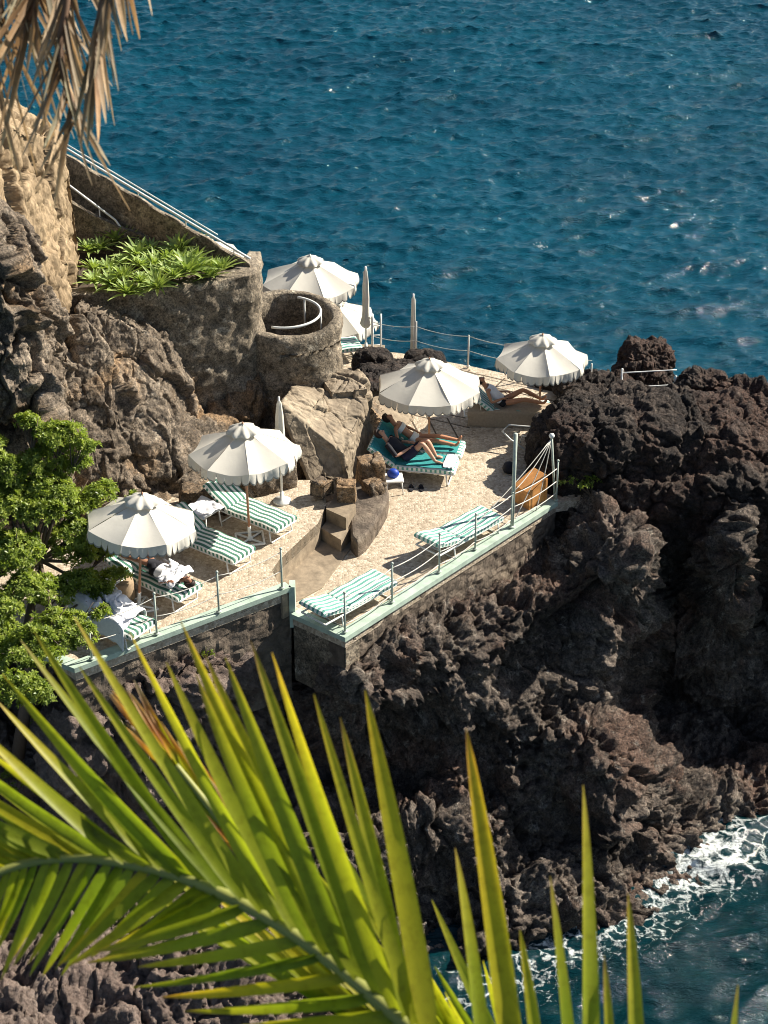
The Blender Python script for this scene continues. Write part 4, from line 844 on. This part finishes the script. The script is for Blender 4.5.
cloth('towel', l8, [(-1.80, -.28, .72), (-1.80, .28, .72), (-1.55, .28, .58), (-1.55, -.28, .58)], 'towel', 'white towel under the head of the person in the white bikini', amp=.02, n=24, seed=12)
cloth('towel', l7, [(-.22, -.28, .42), (-.22, .28, .42), (.02, .28, .41), (.02, -.28, .41)], 'towel', 'small white towel at the foot of the near occupied lounger', amp=.012, n=24, seed=13)
# ------------------------------------------------------------------ people
def skinmesh(name, J, E, mat, parent, root=0, sub=2):
    me = bpy.data.meshes.new(name); ks = list(J); me.from_pydata([J[k][0] for k in ks], [(ks.index(a), ks.index(b)) for a, b in E], [])
    o = bpy.data.objects.new(name+'_t', me); COL.objects.link(o); sk_ = o.modifiers.new('s', 'SKIN'); sk_.use_smooth_shade = True; sk_.branch_smoothing = .6
    for i, k in enumerate(ks):
        r = J[k][1]; d = me.skin_vertices[0].data[i]; d.radius = r if isinstance(r, tuple) else (r, r); d.use_root = i == root
    sb = o.modifiers.new('b', 'SUBSURF'); sb.levels = sub; sb.render_levels = sub
    dg = bpy.context.evaluated_depsgraph_get(); dg.update(); m2 = bpy.data.meshes.new_from_object(o.evaluated_get(dg)); m2.name = name
    bpy.data.objects.remove(o); bpy.data.meshes.remove(me); m2.materials.clear(); m2.materials.append(mat); m2.shade_smooth(); n = bpy.data.objects.new(name, m2); COL.objects.link(n); n.parent = parent
    return n
def V3(*a): return Vector(a)
def hand(J, E, pre, wr, d, nrm):
    """five-fingered relaxed hand; d = pointing direction, nrm = palm normal"""
    d = d.normalized(); s = d.cross(nrm).normalized(); n_ = s.cross(d).normalized(); pm = wr+d*.045; J[pre+'pm'] = (pm, (.034, .016)); E.append((pre+'wr', pre+'pm'))
    for k, (o_, ln) in enumerate([(-.030, .070), (-.010, .082), (.010, .078), (.029, .062)]):
        b = wr+d*.088+s*o_; J[f'{pre}f{k}a'] = (b, .0095); J[f'{pre}f{k}b'] = (b+d*ln*.55+n_*.010, .0088); J[f'{pre}f{k}c'] = (b+d*ln*.9+n_*.034, .0078); E.extend([(pre+'pm', f'{pre}f{k}a'), (f'{pre}f{k}a', f'{pre}f{k}b'), (f'{pre}f{k}b', f'{pre}f{k}c')])
    t = wr+d*.03-s*.035; J[pre+'t1'] = (t, .011); J[pre+'t2'] = (t+d*.04-s*.025+n_*.01, .0095); J[pre+'t3'] = (t+d*.065-s*.028+n_*.02, .008); E.extend([(pre+'pm', pre+'t1'), (pre+'t1', pre+'t2'), (pre+'t2', pre+'t3')])
def person(g, lab, pose, skin, k=1.0, flip=False, zt=.40, back=34, bx=-1.24):
    """lying on a lounger's frame (local axes: x to the foot end, z up)"""
    o = empty('person', g.location, g.rotation_euler.z); tag(o, lab, 'person')
    bk = R(back); dB = V3(-math.cos(bk), 0, math.sin(bk)); uB = V3(math.sin(bk), 0, math.cos(bk))
    if flip: dB = V3(1, 0, 0); uB = V3(0, 0, 1)
    hip0 = V3(bx+.20, 0, zt+.115) if not flip else pose['hip']
    sp = lambda t, h=0.0: hip0+dB*t+uB*h
    J, E = {}, []
    J['pel'] = (hip0, (.155*k, .10)); J['bel'] = (sp(.17), (.125*k, .09)); J['che'] = (sp(.36, .01), (.155*k, .105)); J['nk0'] = (sp(.50, .01), (.09, .07)); J['nk'] = (sp(.56, .015), (.052, .052))
    J['hd0'] = (sp(.62, .03), (.07, .075)); J['hd1'] = (sp(.71, .035), (.082, .095)); J['hd2'] = (sp(.78, .03), (.055, .065)); E += [('pel', 'bel'), ('bel', 'che'), ('che', 'nk0'), ('nk0', 'nk'), ('nk', 'hd0'), ('hd0', 'hd1'), ('hd1', 'hd2')]
    J['nose'] = (sp(.675, .145), (.012, .012)); E.append(('hd1', 'nose'))
    for sd, y in (('L', 1), ('R', -1)):
        p = pose[sd]; sh = sp(.46, .0)+V3(0, y*.17*k, 0); el, wr = [V3(*q) for q in p['arm']]; el, wr = el+V3(0, 0, 0), wr; 
        J[sd+'sh'] = (sh, .052*k); J[sd+'um'] = (sh.lerp(el, .5), .043*k); J[sd+'el'] = (el, .037*k); J[sd+'fm'] = (el.lerp(wr, .45), .036*k); J[sd+'wr'] = (wr, .024); E += [('che', sd+'sh'), (sd+'sh', sd+'um'), (sd+'um', sd+'el'), (sd+'el', sd+'fm'), (sd+'fm', sd+'wr')]
        hand(J, E, sd, wr, wr-el, V3(0, 0, -1))
        hp = hip0+V3(0, y*.09, 0)-dB*.05; kn, an, toe = [V3(*q) for q in p['leg']]
        J[sd+'hp'] = (hp, .085*k); J[sd+'th'] = (hp.lerp(kn, .45), .078*k); J[sd+'kn'] = (kn, .055*k); J[sd+'cf'] = (kn.lerp(an, .35), .056*k); J[sd+'an'] = (an, .036); J[sd+'ft'] = (an.lerp(toe, .6), (.042, .03)); J[sd+'to'] = (toe, (.036, .016)); E += [('pel', sd+'hp'), (sd+'hp', sd+'th'), (sd+'th', sd+'kn'), (sd+'kn', sd+'cf'), (sd+'cf', sd+'an'), (sd+'an', sd+'ft'), (sd+'ft', sd+'to')]
    skinmesh('body', J, E, skin, o)
    # hair and eyes
    hr_ = MB(); c = sp(.725, .012); X = uB; Y_ = V3(0, 1, 0); Z = dB
    rows = []
    for i in range(9):
        ph = math.pi*i/8*.98
        for q in range(18):
            th = 2*math.pi*q/18; r1 = .098*math.sin(ph)+.002; p = c+Z*(.115*math.cos(ph))+Y_*(r1*math.sin(th))+X*(r1*math.cos(th)*1.02)
            f = (p-c).dot(X); 
            if f > .035 and (p-c).dot(Z) < .075: p = p-X*(f-.035)*1.3
            rows.append(p)
    hr_.add(rows, [(i*18+q, i*18+(q+1) % 18, (i+1)*18+(q+1) % 18, (i+1)*18+q) for i in range(8) for q in range(18)]); hr_.build('hair', M['hair'], o, True)
    for y in (-.032, .032):
        e = MB(); ce = sp(.705, .128)+V3(0, y, 0); e.lathe([(.001, -.008), (.009, -.004), (.011, 0), (.008, .006), (.001, .009)], ce, 8); e.build('eye', M['black'], o, True)
    mth = MB(); mth.tube([sp(.645, .112)+V3(0, -.022, 0), sp(.640, .118), sp(.645, .112)+V3(0, .022, 0)], .005, 5); mth.build('mouth', M['skin3'], o, True)
    return o, sp, J
def garment(o, pts, rad, mat, name, n=14):
    """sleeve round a body axis (oval)"""
    mb = MB(); V = []; pts = [Vector(p) for p in pts]
    for i, p in enumerate(pts):
        t = (pts[min(i+1, len(pts)-1)]-pts[max(0, i-1)]).normalized(); y = V3(0, 1, 0); y = (y-t*t.dot(y)).normalized(); z = t.cross(y)
        ry, rz = rad[i] if isinstance(rad[i], tuple) else (rad[i],)*2
        for q in range(n): a = 2*math.pi*q/n; w = 1+.03*math.sin(3*a+i*1.7); V.append(p+y*math.cos(a)*ry*w+z*math.sin(a)*rz*w)
    mb.add(V, [(i*n+q, i*n+(q+1) % n, (i+1)*n+(q+1) % n, (i+1)*n+q) for i in range(len(pts)-1) for q in range(n)]); return mb.build(name, M[mat], o, True)
# person with bent knees, dark clothes (near lounger of the pair)
o, sp, J = person(l7, 'person in dark top and shorts reclining with knees bent on the near occupied lounger',
    {'L': {'arm': [(-1.22, .30, .62), (-1.02, .16, .72)], 'leg': [(-.62, .10, .84), (-.42, .10, .46), (-.28, .12, .44)]}, 'R': {'arm': [(-1.20, -.32, .60), (-.98, -.12, .70)], 'leg': [(-.68, -.11, .86), (-.40, -.12, .46), (-.24, -.13, .44)]}}, M['skin2'])
g_ = garment(o, [sp(-.02), sp(.12), sp(.28, .005), sp(.40, .01), sp(.49, .01)], [(.175, .125), (.155, .115), (.17, .12), (.185, .12), (.10, .08)], 'black', 'top')
for sd in 'LR':
    garment(o, [J[sd+'sh'][0], J[sd+'um'][0], J[sd+'el'][0]], [.068, .058, .05], 'black', 'sleeve', 10); garment(o, [J[sd+'hp'][0]+V3(-.06, 0, 0), J[sd+'hp'][0].lerp(J[sd+'kn'][0], .3), J[sd+'hp'][0].lerp(J[sd+'kn'][0], .62)], [.12, .105, .088], 'navy', 'shorts_leg', 12)
# person in bikini lying flat-legged (far lounger)
o, sp, J = person(l8, 'person in a white bikini sunbathing with straight legs on the far occupied lounger',
    {'L': {'arm': [(-1.30, .34, .60), (-1.05, .30, .52)], 'leg': [(-.52, .09, .56), (-.08, .10, .50), (-.02, .11, .62)]}, 'R': {'arm': [(-1.32, -.34, .58), (-1.04, -.26, .52)], 'leg': [(-.54, -.10, .54), (-.10, -.12, .49), (-.03, -.14, .60)]}}, M['skin1'], .92)
garment(o, [sp(-.06), sp(.02), sp(.08)], [(.15, .112), (.158, .112), (.138, .104)], 'bikini', 'bikini_bottom'); garment(o, [sp(.30, .01), sp(.36, .012), sp(.40, .012)], [(.148, .11), (.162, .12), (.155, .112)], 'bikini', 'bikini_top')
# person on the upper terrace: feet towards the cliff, head at the foot end
o = None
hp = V3(-.72, .02, .515)
o, sp, J = person(l3, 'person in white shirt and dark shorts lying with head towards the sea kerb', {'hip': hp,
    'L': {'arm': [(-.45, -.0-.30, .53), (-.25, -.30, .62)], 'leg': [(-1.10, -.12, .66), (-1.52, -.14, .60), (-1.60, -.16, .70)]}, 'R': {'arm': [(-.48, .33, .52), (-.70, .30, .50)], 'leg': [(-1.08, .14, .62), (-1.50, .18, .60), (-1.58, .2, .70)]}}, M['skin3'], 1.0, flip=True)
for sd in 'LR': pass
garment(o, [sp(.0), sp(.14), sp(.30, .005), sp(.42, .01), sp(.50, .01)], [(.19, .13), (.18, .12), (.19, .13), (.20, .125), (.11, .085)], 'shirt', 'shirt')
garment(o, [sp(.04), sp(-.05), sp(-.12)], [(.175, .12), (.18, .125), (.17, .11)], 'black', 'shorts')
for sd in 'LR': garment(o, [J[sd+'hp'][0], J[sd+'hp'][0].lerp(J[sd+'kn'][0], .3), J[sd+'hp'][0].lerp(J[sd+'kn'][0], .65)], [.115, .105, .09], 'black', 'shorts_leg', 12); garment(o, [J[sd+'sh'][0], J[sd+'um'][0], J[sd+'el'][0]], [.075, .068, .058], 'shirt', 'sleeve', 10)
cloth('towel', l3, [(-.45, -.33, .60), (-.60, .22, .64), (-.15, .3, .56), (-.10, -.33, .52)], 'towel', 'white towel laid over the person in the white shirt', amp=.05, n=30, seed=15)
cloth('clothes', l3, [(-1.05, .42, .50), (-1.05, .72, .50), (-.55, .75, .48), (-.55, .42, .48)], 'towel', 'pile of white clothes beside the person in the white shirt', 'clothes', .09, 30, seed=16)
# people on the far right lounger
o, sp, J = person(l9, 'person in a white top lying on the canvas covered lounger under the far parasol',
    {'L': {'arm': [(-1.25, .28, .56), (-1.0, .2, .6)], 'leg': [(-.58, .10, .70), (-.14, .10, .46), (-.05, .1, .56)]}, 'R': {'arm': [(-1.28, -.28, .56), (-1.05, -.16, .60)], 'leg': [(-.56, -.10, .56), (-.12, -.1, .47), (-.04, -.1, .58)]}}, M['skin1'], .95, zt=.37, back=42)
garment(o, [sp(.05), sp(.2), sp(.36, .01), sp(.49, .01)], [(.16, .115), (.145, .11), (.17, .12), (.10, .08)], 'shirt', 'top'); garment(o, [sp(-.08), sp(.0), sp(.07)], [(.165, .115), (.17, .118), (.15, .11)], 'black', 'swim_shorts')
# ------------------------------------------------------------------ small furniture
def table(p, rz, lab, r=.24, h=.42, name='side_table', mat='white', grp=None):
    g = empty(name, p, rz); tag(g, lab, 'table', grp); MB().box((0, 0, h-.02), (2*r, 2*r, .04), bev=.012).build('table_top', M[mat], g)
    for x in (-1, 1):
        for y in (-1, 1): MB().tube([(x*r*.78, y*r*.78, h-.04), (x*r*.92, y*r*.92, 0)], .014, 6).build('leg', M[mat], g, True)
    return g
tb = table(P(394, 491, 0), .1, 'small white side table holding a blue bag beside the occupied pair', .19, .33)
bg_ = MB(); bg_.lathe([(.03, 0), (.10, .01), (.13, .06), (.12, .12), (.07, .17), (.02, .18)], n=18); b_ = bg_.build('bag', M['blue'], None, True); b_.location = P(394, 491, 0)+Vector((-.02, .02, .33)); b_.scale = (1, .8, 1); tag(b_, 'crumpled blue bag on the small white side table', 'bag')
tb2 = table(P(206, 527, .55), aL, 'white side table with a towel between the two empty striped loungers', .24, .42)
t = cloth('towel', tb2, [(-.28, -.27, .43), (-.28, .27, .43), (.3, .27, .43), (.3, -.35, .43)], 'towel', 'white towel hanging over the side table between the empty loungers', amp=.03, n=26, seed=21)
tb3 = table(P(112, 600, .55), aL, 'white side table beside the wicker stool at the left end', .2, .45)
bk_ = MB(); bk_.lathe([(.17, 0), (.21, .05), (.22, .22), (.20, .40), (.19, .44), (.02, .44)], n=24); b2 = bk_.build('wicker_stool', M['basket'], None, True); b2.location = P(124, 600, .55); tag(b2, 'round tan wicker stool between the left end lounger and the next', 'stool')
for k, x in enumerate((411, 421)):
    s_ = MB(); pts = [(math.cos(a)*(.05 if math.sin(a) < 0 else .055), math.sin(a)*.13) for a in [2*math.pi*i/20 for i in range(20)]]; s_.prism(pts, 0, .028); g = empty('sandal', P(x, 489, 0), .15*k); s_.build('sole', M['black'], g)
    MB().tube([(-.05, .0, .02), (-.03, .03, .07), (.0, .045, .08), (.03, .03, .07), (.05, .0, .02)], .014, 6).build('strap', M['black'], g, True)
    tag(g, ('left' if k == 0 else 'right')+' black sandal of the pair on the paving by the blue bag table', 'sandal', 'pair of black sandals')
# wooden box with sloping lid
g = empty('wooden_box', P(530, 502, 0), R(38)); tag(g, 'orange wooden box with a sloping slatted top beside the tall post', 'box')
w, dp, h0, h1 = .25, .22, .38, .60
def wbox(z0, k, mat):
    mb = MB(); mb.add([(-w, -dp, 0), (w, -dp, 0), (w, dp, 0), (-w, dp, 0), (-w, -dp, h0), (w, -dp, h1), (w, dp, h1), (-w, dp, h0)], [(3, 2, 1, 0), (0, 1, 5, 4), (1, 2, 6, 5), (2, 3, 7, 6), (3, 0, 4, 7)]); return mb
wbox(0, 1, 'wood').build('box_body', M['wood'], g)
for k in range(4):
    y = -dp+.06+k*(2*dp)/4; sl_ = math.atan2(h1-h0, 2*w); MB().box((0, y, (h0+h1)/2+.018), (2*w/math.cos(sl_)+.04, .108, .03), M=Matrix.Rotation(-sl_, 4, 'Y'), bev=.006).build('slat', M['wood'], g)
for x in (-1, 1): MB().box((x*(w-.03), -dp-.012, (h1 if x > 0 else h0)/2-.01), (.05, .022, (h1 if x > 0 else h0)-.03)).build('corner_post', M['wood'], g)
# bare white tube frame near the lava
A = P(528, 440, 0); g = empty('tube_frame', A); tag(g, 'bare white tube frame leaning by the lava rock behind the tall post', 'frame')
q = lambda x, y, z: P(x, y, z)-A
MB().tube([q(545, 428, .55), q(509, 425, .5), q(502, 431, .4), q(511, 440, .15), q(529, 452, .02)], .02, 8).build('tube', M['steel'], g, True)
MB().tube([q(548, 438, .35), q(522, 436, .30), q(520, 443, .1)], .016, 8).build('tube', M['steel'], g, True); MB().tube([q(545, 428, .55), q(552, 436, .35), q(548, 448, .02)], .018, 8).build('tube', M['steel'], g, True)
bb = MB(); bb.lathe([(.03, 0), (.12, .02), (.15, .10), (.11, .2), (.04, .24)], n=16); b_ = bb.build('bag', M['black'], None, True); b_.location = P(509, 472, 0); tag(b_, 'small black bag on the paving left of the tall post', 'bag')
w_ = MB(); w_.add([(-.16, -.1, 0), (.16, -.1, 0), (.16, .1, 0), (-.16, .1, 0), (-.12, .0, .62), (.12, .0, .62), (.12, .1, .62), (-.12, .1, .62)], [(3, 2, 1, 0), (4, 5, 6, 7), (0, 1, 5, 4), (1, 2, 6, 5), (2, 3, 7, 6), (3, 0, 4, 7)]); o = w_.build('floor_sign', M['white']); o.location = P(390, 0, 0) if False else P(636, 398, .2); o.rotation_euler = (0, 0, -.3); o.scale = (.6, .6, .6)
tag(o, 'small white wedge stand by the railing on the right rocks', 'stand')
# ------------------------------------------------------------------ railings
def railing(name, lab, posts, z, H, levels, mat='post', sag=.05, r=.02, caps=True, cable='cable', cr=.009, ends=None, base=True):
    pts = [P(x, y, z) if not isinstance(x, Vector) else x for x, y in posts]; g = empty(name, pts[0]); tag(g, lab, 'railing')
    for i, p in enumerate(pts):
        h = H[i] if isinstance(H, list) else H; q = p-pts[0]; pm = MB(); pm.tube([q+V3(0, 0, .0), q+V3(0, 0, h)], r, 10); 
        if base: pm.lathe([(.05, .05), (.05, .062), (.03, .066)], q, 10)
        po = pm.build('post', M[mat], g, True)
        if caps: MB().lathe([(.004, -.028), (.022, -.02), (.030, 0), (.022, .02), (.004, .028)], q+V3(0, 0, h+.02), 10).build('ball_cap', M[mat], po, True)
    for lv in levels:
        cb = MB()
        for a, b in zip(range(len(pts)-1), range(1, len(pts))):
            A_, B_ = pts[a]-pts[0]+V3(0, 0, lv), pts[b]-pts[0]+V3(0, 0, lv); n = 8
            cb.tube([A_.lerp(B_, t/n)-V3(0, 0, sag*4*(t/n)*(1-t/n)) for t in range(n+1)], cr, 5)
        cb.build('cable', M[cable], g, True)
    return g
railing('railing', 'post and cable railing along the front kerb of the upper left terrace', [(92, 661), (157, 636), (219, 614), (282, 590)], .58, .88, [.82, .42], sag=.07)
railing('railing', 'post and rope railing along the kerb of the right terrace', [(345, 634), (392, 604), (439, 574), (475, 551), (511, 529), (556, 502)], .03, [.88, .88, .88, .82, .82, .95], [.80, .50, .22], sag=.06, cr=.011)
tp = empty('tall_post', P(512, 528, .03)); tag(tp, 'tall thick pale post standing on the kerb left of the wooden box', 'post'); MB().tube([(0, 0, 0), (.0, 0, 2.15)], [.035, .042], 12).build('shaft', M['post'], tp, True); MB().lathe([(.07, .02), (.07, .04), (.045, .05)], n=12).build('foot', M['post'], tp, True)
a = P(556, 502, .03); e = empty('gate_post', a+V3(-.02, .06, 0)); tag(e, 'pale post with a round ball on top at the far end of the kerb', 'post'); MB().tube([(0, 0, 0), (-.12, .1, 1.42)], .026, 10).build('shaft', M['post'], e, True)
MB().lathe([(.004, -.06), (.045, -.04), (.062, 0), (.045, .04), (.004, .06)], (-.12, .1, 1.46), 14).build('ball', M['white'], e, True)
ro = empty('rope_stay', a); tag(ro, 'fan of slack pale ropes running down from the ball-topped post', 'rope'); tpv = V3(-.14, .16, 1.40)
for x, z in ((-.95, .75), (-.9, .1), (-.45, .0), (-1.9, .35)):
    b = V3(x, x*.93, z); MB().tube([tpv.lerp(b, t/8)-V3(0, 0, .10*4*t/8*(1-t/8)) for t in range(9)], .010, 5).build('rope', M['cable'], ro, True)
railing('railing', 'cable railing along the sea edge behind the far parasols', [(372, 353), (416, 358), (468, 368), (530, 380), (590, 393)], 0, [.95, .95, .85, .85, .75], [.82, .45], mat='cable', sag=.06, caps=False, cr=.008)
railing('railing', 'white tube railing across the gap in the dark rocks at right', [(620, 403), (674, 400)], .30, [.85, .6], [.75, .38], mat='white', sag=.0, caps=False, cable='white', cr=.016, r=.024)
ld = empty('ladder', P(376, 354, 0)); tag(ld, 'white ladder rails standing beside the tall folded parasol at the sea edge', 'ladder')
for dx in (-.08, .12): MB().tube([(dx, 0, -.6), (dx, 0, .92), (dx, .08, 1.0), (dx, .2, .9), (dx, .22, -.6)], .022, 8).build('ladder_rail', M['white'], ld, True)
for z in (.2, .45, .7): MB().tube([(-.08, .1, z), (.12, .1, z)], .012, 6).build('rung', M['white'], ld, True)
# ------------------------------------------------------------------ palm fronds close to the camera
def bez(pts, t):
    n = len(pts)-1; f = min(max(t, 0), .9999)*n; i = int(f); u = f-i; p = [pts[max(i-1, 0)], pts[i], pts[min(i+1, n)], pts[min(i+2, n)]]
    return .5*((2*p[1])+(p[2]-p[0])*u+(2*p[0]-5*p[1]+4*p[2]-p[3])*u*u+(3*p[1]-p[0]-3*p[2]+p[3])*u**3)
def leaflet(base, tip, w, bend, mat, parent, wd, tipc=1.0, fold=.35, seg=12, twist=0, name='leaflet'):
    """a folded, tapering blade from base to tip; bend = sideways sag vector, wd = width direction"""
    mb = MB(); V, us = [], []; d = (tip-base); 
    for j in range(seg+1):
        t = j/seg; c = base+d*t+bend*(4*t*(1-t)*.25+t*t*.5-.5*t*1.0); tt = d.normalized(); s = (wd-tt*wd.dot(tt)).normalized(); nn = tt.cross(s)
        if twist: s, nn = s*math.cos(twist*t)+nn*math.sin(twist*t), nn*math.cos(twist*t)-s*math.sin(twist*t)
        ww = w*.5*min(1, .45+t*5)*(1-t**2.6)**.8+.0006; V += [c-s*ww+nn*ww*fold, c, c+s*ww+nn*ww*fold]; us.append(t)
    fs, uv = [], []
    for i in range(seg):
        for c in (0, 1): fs.append((i*3+c, i*3+c+1, (i+1)*3+c+1, (i+1)*3+c)); a, b = us[i]*tipc, us[i+1]*tipc; k0, k1 = (.10, 0) if c == 0 else (0, .10); uv.append([(a+k0, 0), (a+k1, 0), (b+k1, 0), (b+k0, 0)])
    mb.add(V, fs, uv); return mb.build(name, M[mat], parent, True)
CR = Euler((R(60), 0, 0)).to_matrix(); cX, cY, cZ = CR @ V3(1, 0, 0), CR @ V3(0, 1, 0), CR @ V3(0, 0, 1)
def frond(lab, rach, mat, rmat, lf, tipc=.9, rr=(.012, .004), group=None, name='palm_frond'):
    O = PD(*rach[0]); g = empty(name, O); tag(g, lab, 'palm frond', group); pts = [PD(*r) for r in rach]
    rp = [bez(pts, k/40)-O for k in range(41)]; MB().tube(rp, [rr[0]+(rr[1]-rr[0])*k/40 for k in range(41)], 8).build('rachis', M[rmat], g, True)
    for i, (t, px, py, dd, w, bend, wd) in enumerate(lf):
        b = bez(pts, t); dep = -(Vector(b)-Vector((0, 0, CAMH))).dot(cZ); tip = PD(px, py, dep+dd); leaflet(b-O, tip-O, w, bend, mat, g, wd, tipc*random.uniform(.9, 1.06), random.uniform(.2, .55), twist=random.uniform(-.5, .5))
    return g
# big green frond: t along the rachis (0 = off-frame base at lower right, 1 = drooping tip at left)
ra = [(760, 1330, 2.05), (660, 1235, 2.12), (560, 1150, 2.2), (470, 1078, 2.28), (384, 1005, 2.36), (300, 938, 2.44), (215, 890, 2.5), (140, 866, 2.56), (60, 858, 2.6), (-10, 876, 2.6), (-90, 925, 2.6)]
rp2 = [PD(*r) for r in ra]
def proj(p): c = CR.transposed() @ (Vector(p)-Vector((0, 0, CAMH))); return 384-c.x/c.z*F, 512+c.y/c.z*F
lf = []; r_ = random.Random(4)
def ang(x, tab):
    for (a, va), (b, vb) in zip(tab[:-1], tab[1:]):
        if a <= x <= b: return va+(vb-va)*(x-a)/(b-a)
    return tab[0][1] if x < tab[0][0] else tab[-1][1]
upA = [(-90, 165), (0, 160), (60, 152), (125, 141), (200, 130), (250, 125), (290, 118), (325, 115), (385, 109), (450, 105), (520, 98), (600, 92), (700, 86)]; upL = [(-90, 150), (0, 180), (125, 235), (200, 300), (250, 325), (300, 328), (385, 362), (520, 390), (620, 370), (760, 330)]
loA = [(-90, 240), (0, 248), (100, 240), (180, 222), (230, 205), (300, 190), (384, 182), (500, 180), (760, 185)]; loL = [(-90, 90), (0, 110), (100, 125), (200, 135), (300, 190), (384, 210), (500, 250), (760, 260)]
for side in (0, 1):
    t = .36 if side == 0 else .10
    while t < .99:
        x, y = proj(bez(rp2, t)); A_, L_ = (upA, upL) if side == 0 else (loA, loL); a = R(ang(x, A_)+r_.gauss(0, 2.2)); ln = ang(x, L_)*r_.uniform(.86, 1.12)
        dd = (.12 if side == 0 else .05)*r_.uniform(-.6, 1.2); w = (.018 if x < 200 else .022)*(1 if side == 0 else .85)*r_.uniform(.8, 1.15)*(1 if x > 60 else .8)
        bend = (cX*r_.uniform(-.02, .03)+cY*(-.03 if side == 0 else .02)+V3(0, 0, -.05))*(.8 if side == 0 else 1); wd = cX*math.sin(a)+cY*-math.cos(a)*-1*-1
        wd = (cX*-math.sin(a)+cY*math.cos(a)+cZ*r_.uniform(-.5, .5)).normalized()
        tx_ = x+ln*math.cos(a)
        lf.append((t, tx_, y-ln*math.sin(a), dd, w, bend, wd))
        t += ((.0150 if x < 200 else .0195) if side == 0 else (.0155 if x < 230 else .030))*r_.uniform(.8, 1.25)
for bx_, by_, tx, ty, w in [(430, 1040, 365, 690, .027), (408, 1022, 340, 717, .02), (520, 1120, 466, 728, .028), (486, 1092, 455, 848, .018), (590, 1180, 583, 785, .022), (580, 1170, 550, 876, .016), (640, 1225, 628, 893, .021), (615, 1205, 604, 955, .014), (700, 1270, 738, 985, .015), (545, 1140, 520, 930, .016)]:
    t = min((k/200 for k in range(200)), key=lambda k: math.hypot(proj(bez(rp2, k))[0]-bx_, (proj(bez(rp2, k))[1]-by_)*.5)); a = math.atan2(by_-ty, tx-bx_)
    lf.append((t, tx, ty, .05, w*1.05, cX*.02, (cX*-math.sin(a)+cY*math.cos(a)+cZ*.3).normalized()))
print('leaflets', len(lf))
while len(lf) > 99: lf.pop(r_.randrange(len(lf)-12))
frond('large green palm frond arching across the foreground from lower right to left', ra, 'palm', 'rachis', lf, .88, (.013, .005))
# yellowish frond with burnt tips, behind it
rb = [(320, 970, 3.1), (280, 890, 3.1), (222, 822, 3.1), (176, 765, 3.1)]; rpb = [PD(*r) for r in rb]; lb = []
for k in range(44):
    t = .2+.8*k/44; x, y = proj(bez(rpb, t)); a = R(118+k*.25+r_.gauss(0, 2)+(8-16*(k % 2))*.6); ln = 122*r_.uniform(.8, 1.1)
    wd = (cX*-math.sin(a)+cY*math.cos(a)+cZ*r_.uniform(-.8, .8)).normalized(); lb.append((t, x+ln*math.cos(a)-10+(k-22)*.6, y-ln*math.sin(a), .1*r_.random(), .015, V3(0, 0, -.02), wd))
frond('yellow-green palm frond with burnt brown leaflet tips behind the large frond', rb, 'palmy', 'rachis', lb, .98, (.010, .005))
# second lower frond peeping through at the bottom centre
rc = [(560, 1160, 2.8), (470, 1085, 2.8), (400, 1040, 2.85), (340, 1010, 2.9)]; rpc = [PD(*r) for r in rc]; lc = []
for k in range(30):
    t = .05+.93*k/30; x, y = proj(bez(rpc, t)); a = R(ang(x, [(340, 150), (450, 128), (560, 112)])+r_.gauss(0, 6)); ln = 250*r_.uniform(.6, 1.1); wd = (cX*-math.sin(a)+cY*math.cos(a)+cZ*r_.uniform(-.6, .6)).normalized()
    lc.append((t, x+ln*math.cos(a), y-ln*math.sin(a), .1*r_.random(), .022, V3(0, 0, -.03), wd))
frond('bright green palm frond half hidden low at the bottom centre', rc, 'palm', 'rachis', lc, .7, (.010, .005))
# dry frond hanging from the top left corner
def dry(ra, lab, n, seed, ln0=95, spread=(40, 25)):
    rr = random.Random(seed); rp = [PD(*r) for r in ra]; l = []
    for k in range(n):
        t = .03+.95*k/n; x, y = proj(bez(rp, t)); sd = -1 if k % 2 else 1; a = R(-90+sd*rr.uniform(*spread[::-1] if spread[0] > spread[1] else spread)*(.9)); ln = ln0*rr.uniform(.55, 1.2)
        wd = (cX*-math.sin(a)+cY*math.cos(a)+cZ*rr.uniform(-1.5, 1.5)).normalized(); l.append((t, x+ln*math.cos(a), y-ln*math.sin(a), rr.uniform(-.15, .15), .008*rr.uniform(.5, 1.4), V3(rr.uniform(-.03, .03), 0, -.03), wd))
    return frond(lab, ra, 'drypalm', 'dryrachis', l, rr.uniform(.9, 1.1), (.010, .004), 'dry palm fronds hanging at top left')
dry([(75, -110, 3.4), (70, -40, 3.4), (66, 10, 3.4), (60, 45, 3.4), (66, 85, 3.4), (80, 120, 3.4)], 'dry brown palm frond hanging straight down nearest the rock pillar', 50, 1, 95, (8, 34))
dry([(128, -90, 3.2), (114, -40, 3.2), (104, -5, 3.2), (98, 30, 3.2), (93, 70, 3.2)], 'sunlit pale dry palm frond, rightmost of the hanging dead fronds', 38, 2, 90, (2, 16))
dry([(20, -120, 3.6), (12, -60, 3.6), (4, -20, 3.6), (-6, 20, 3.6), (-15, 60, 3.6)], 'dark dry palm frond hanging in the very corner at top left', 48, 3, 140, (5, 34))
dry([(50, -100, 3.5), (45, -50, 3.5), (38, -15, 3.5), (28, 20, 3.5)], 'tangled dry palm frond between the corner frond and the central one', 44, 4, 130, (5, 40))
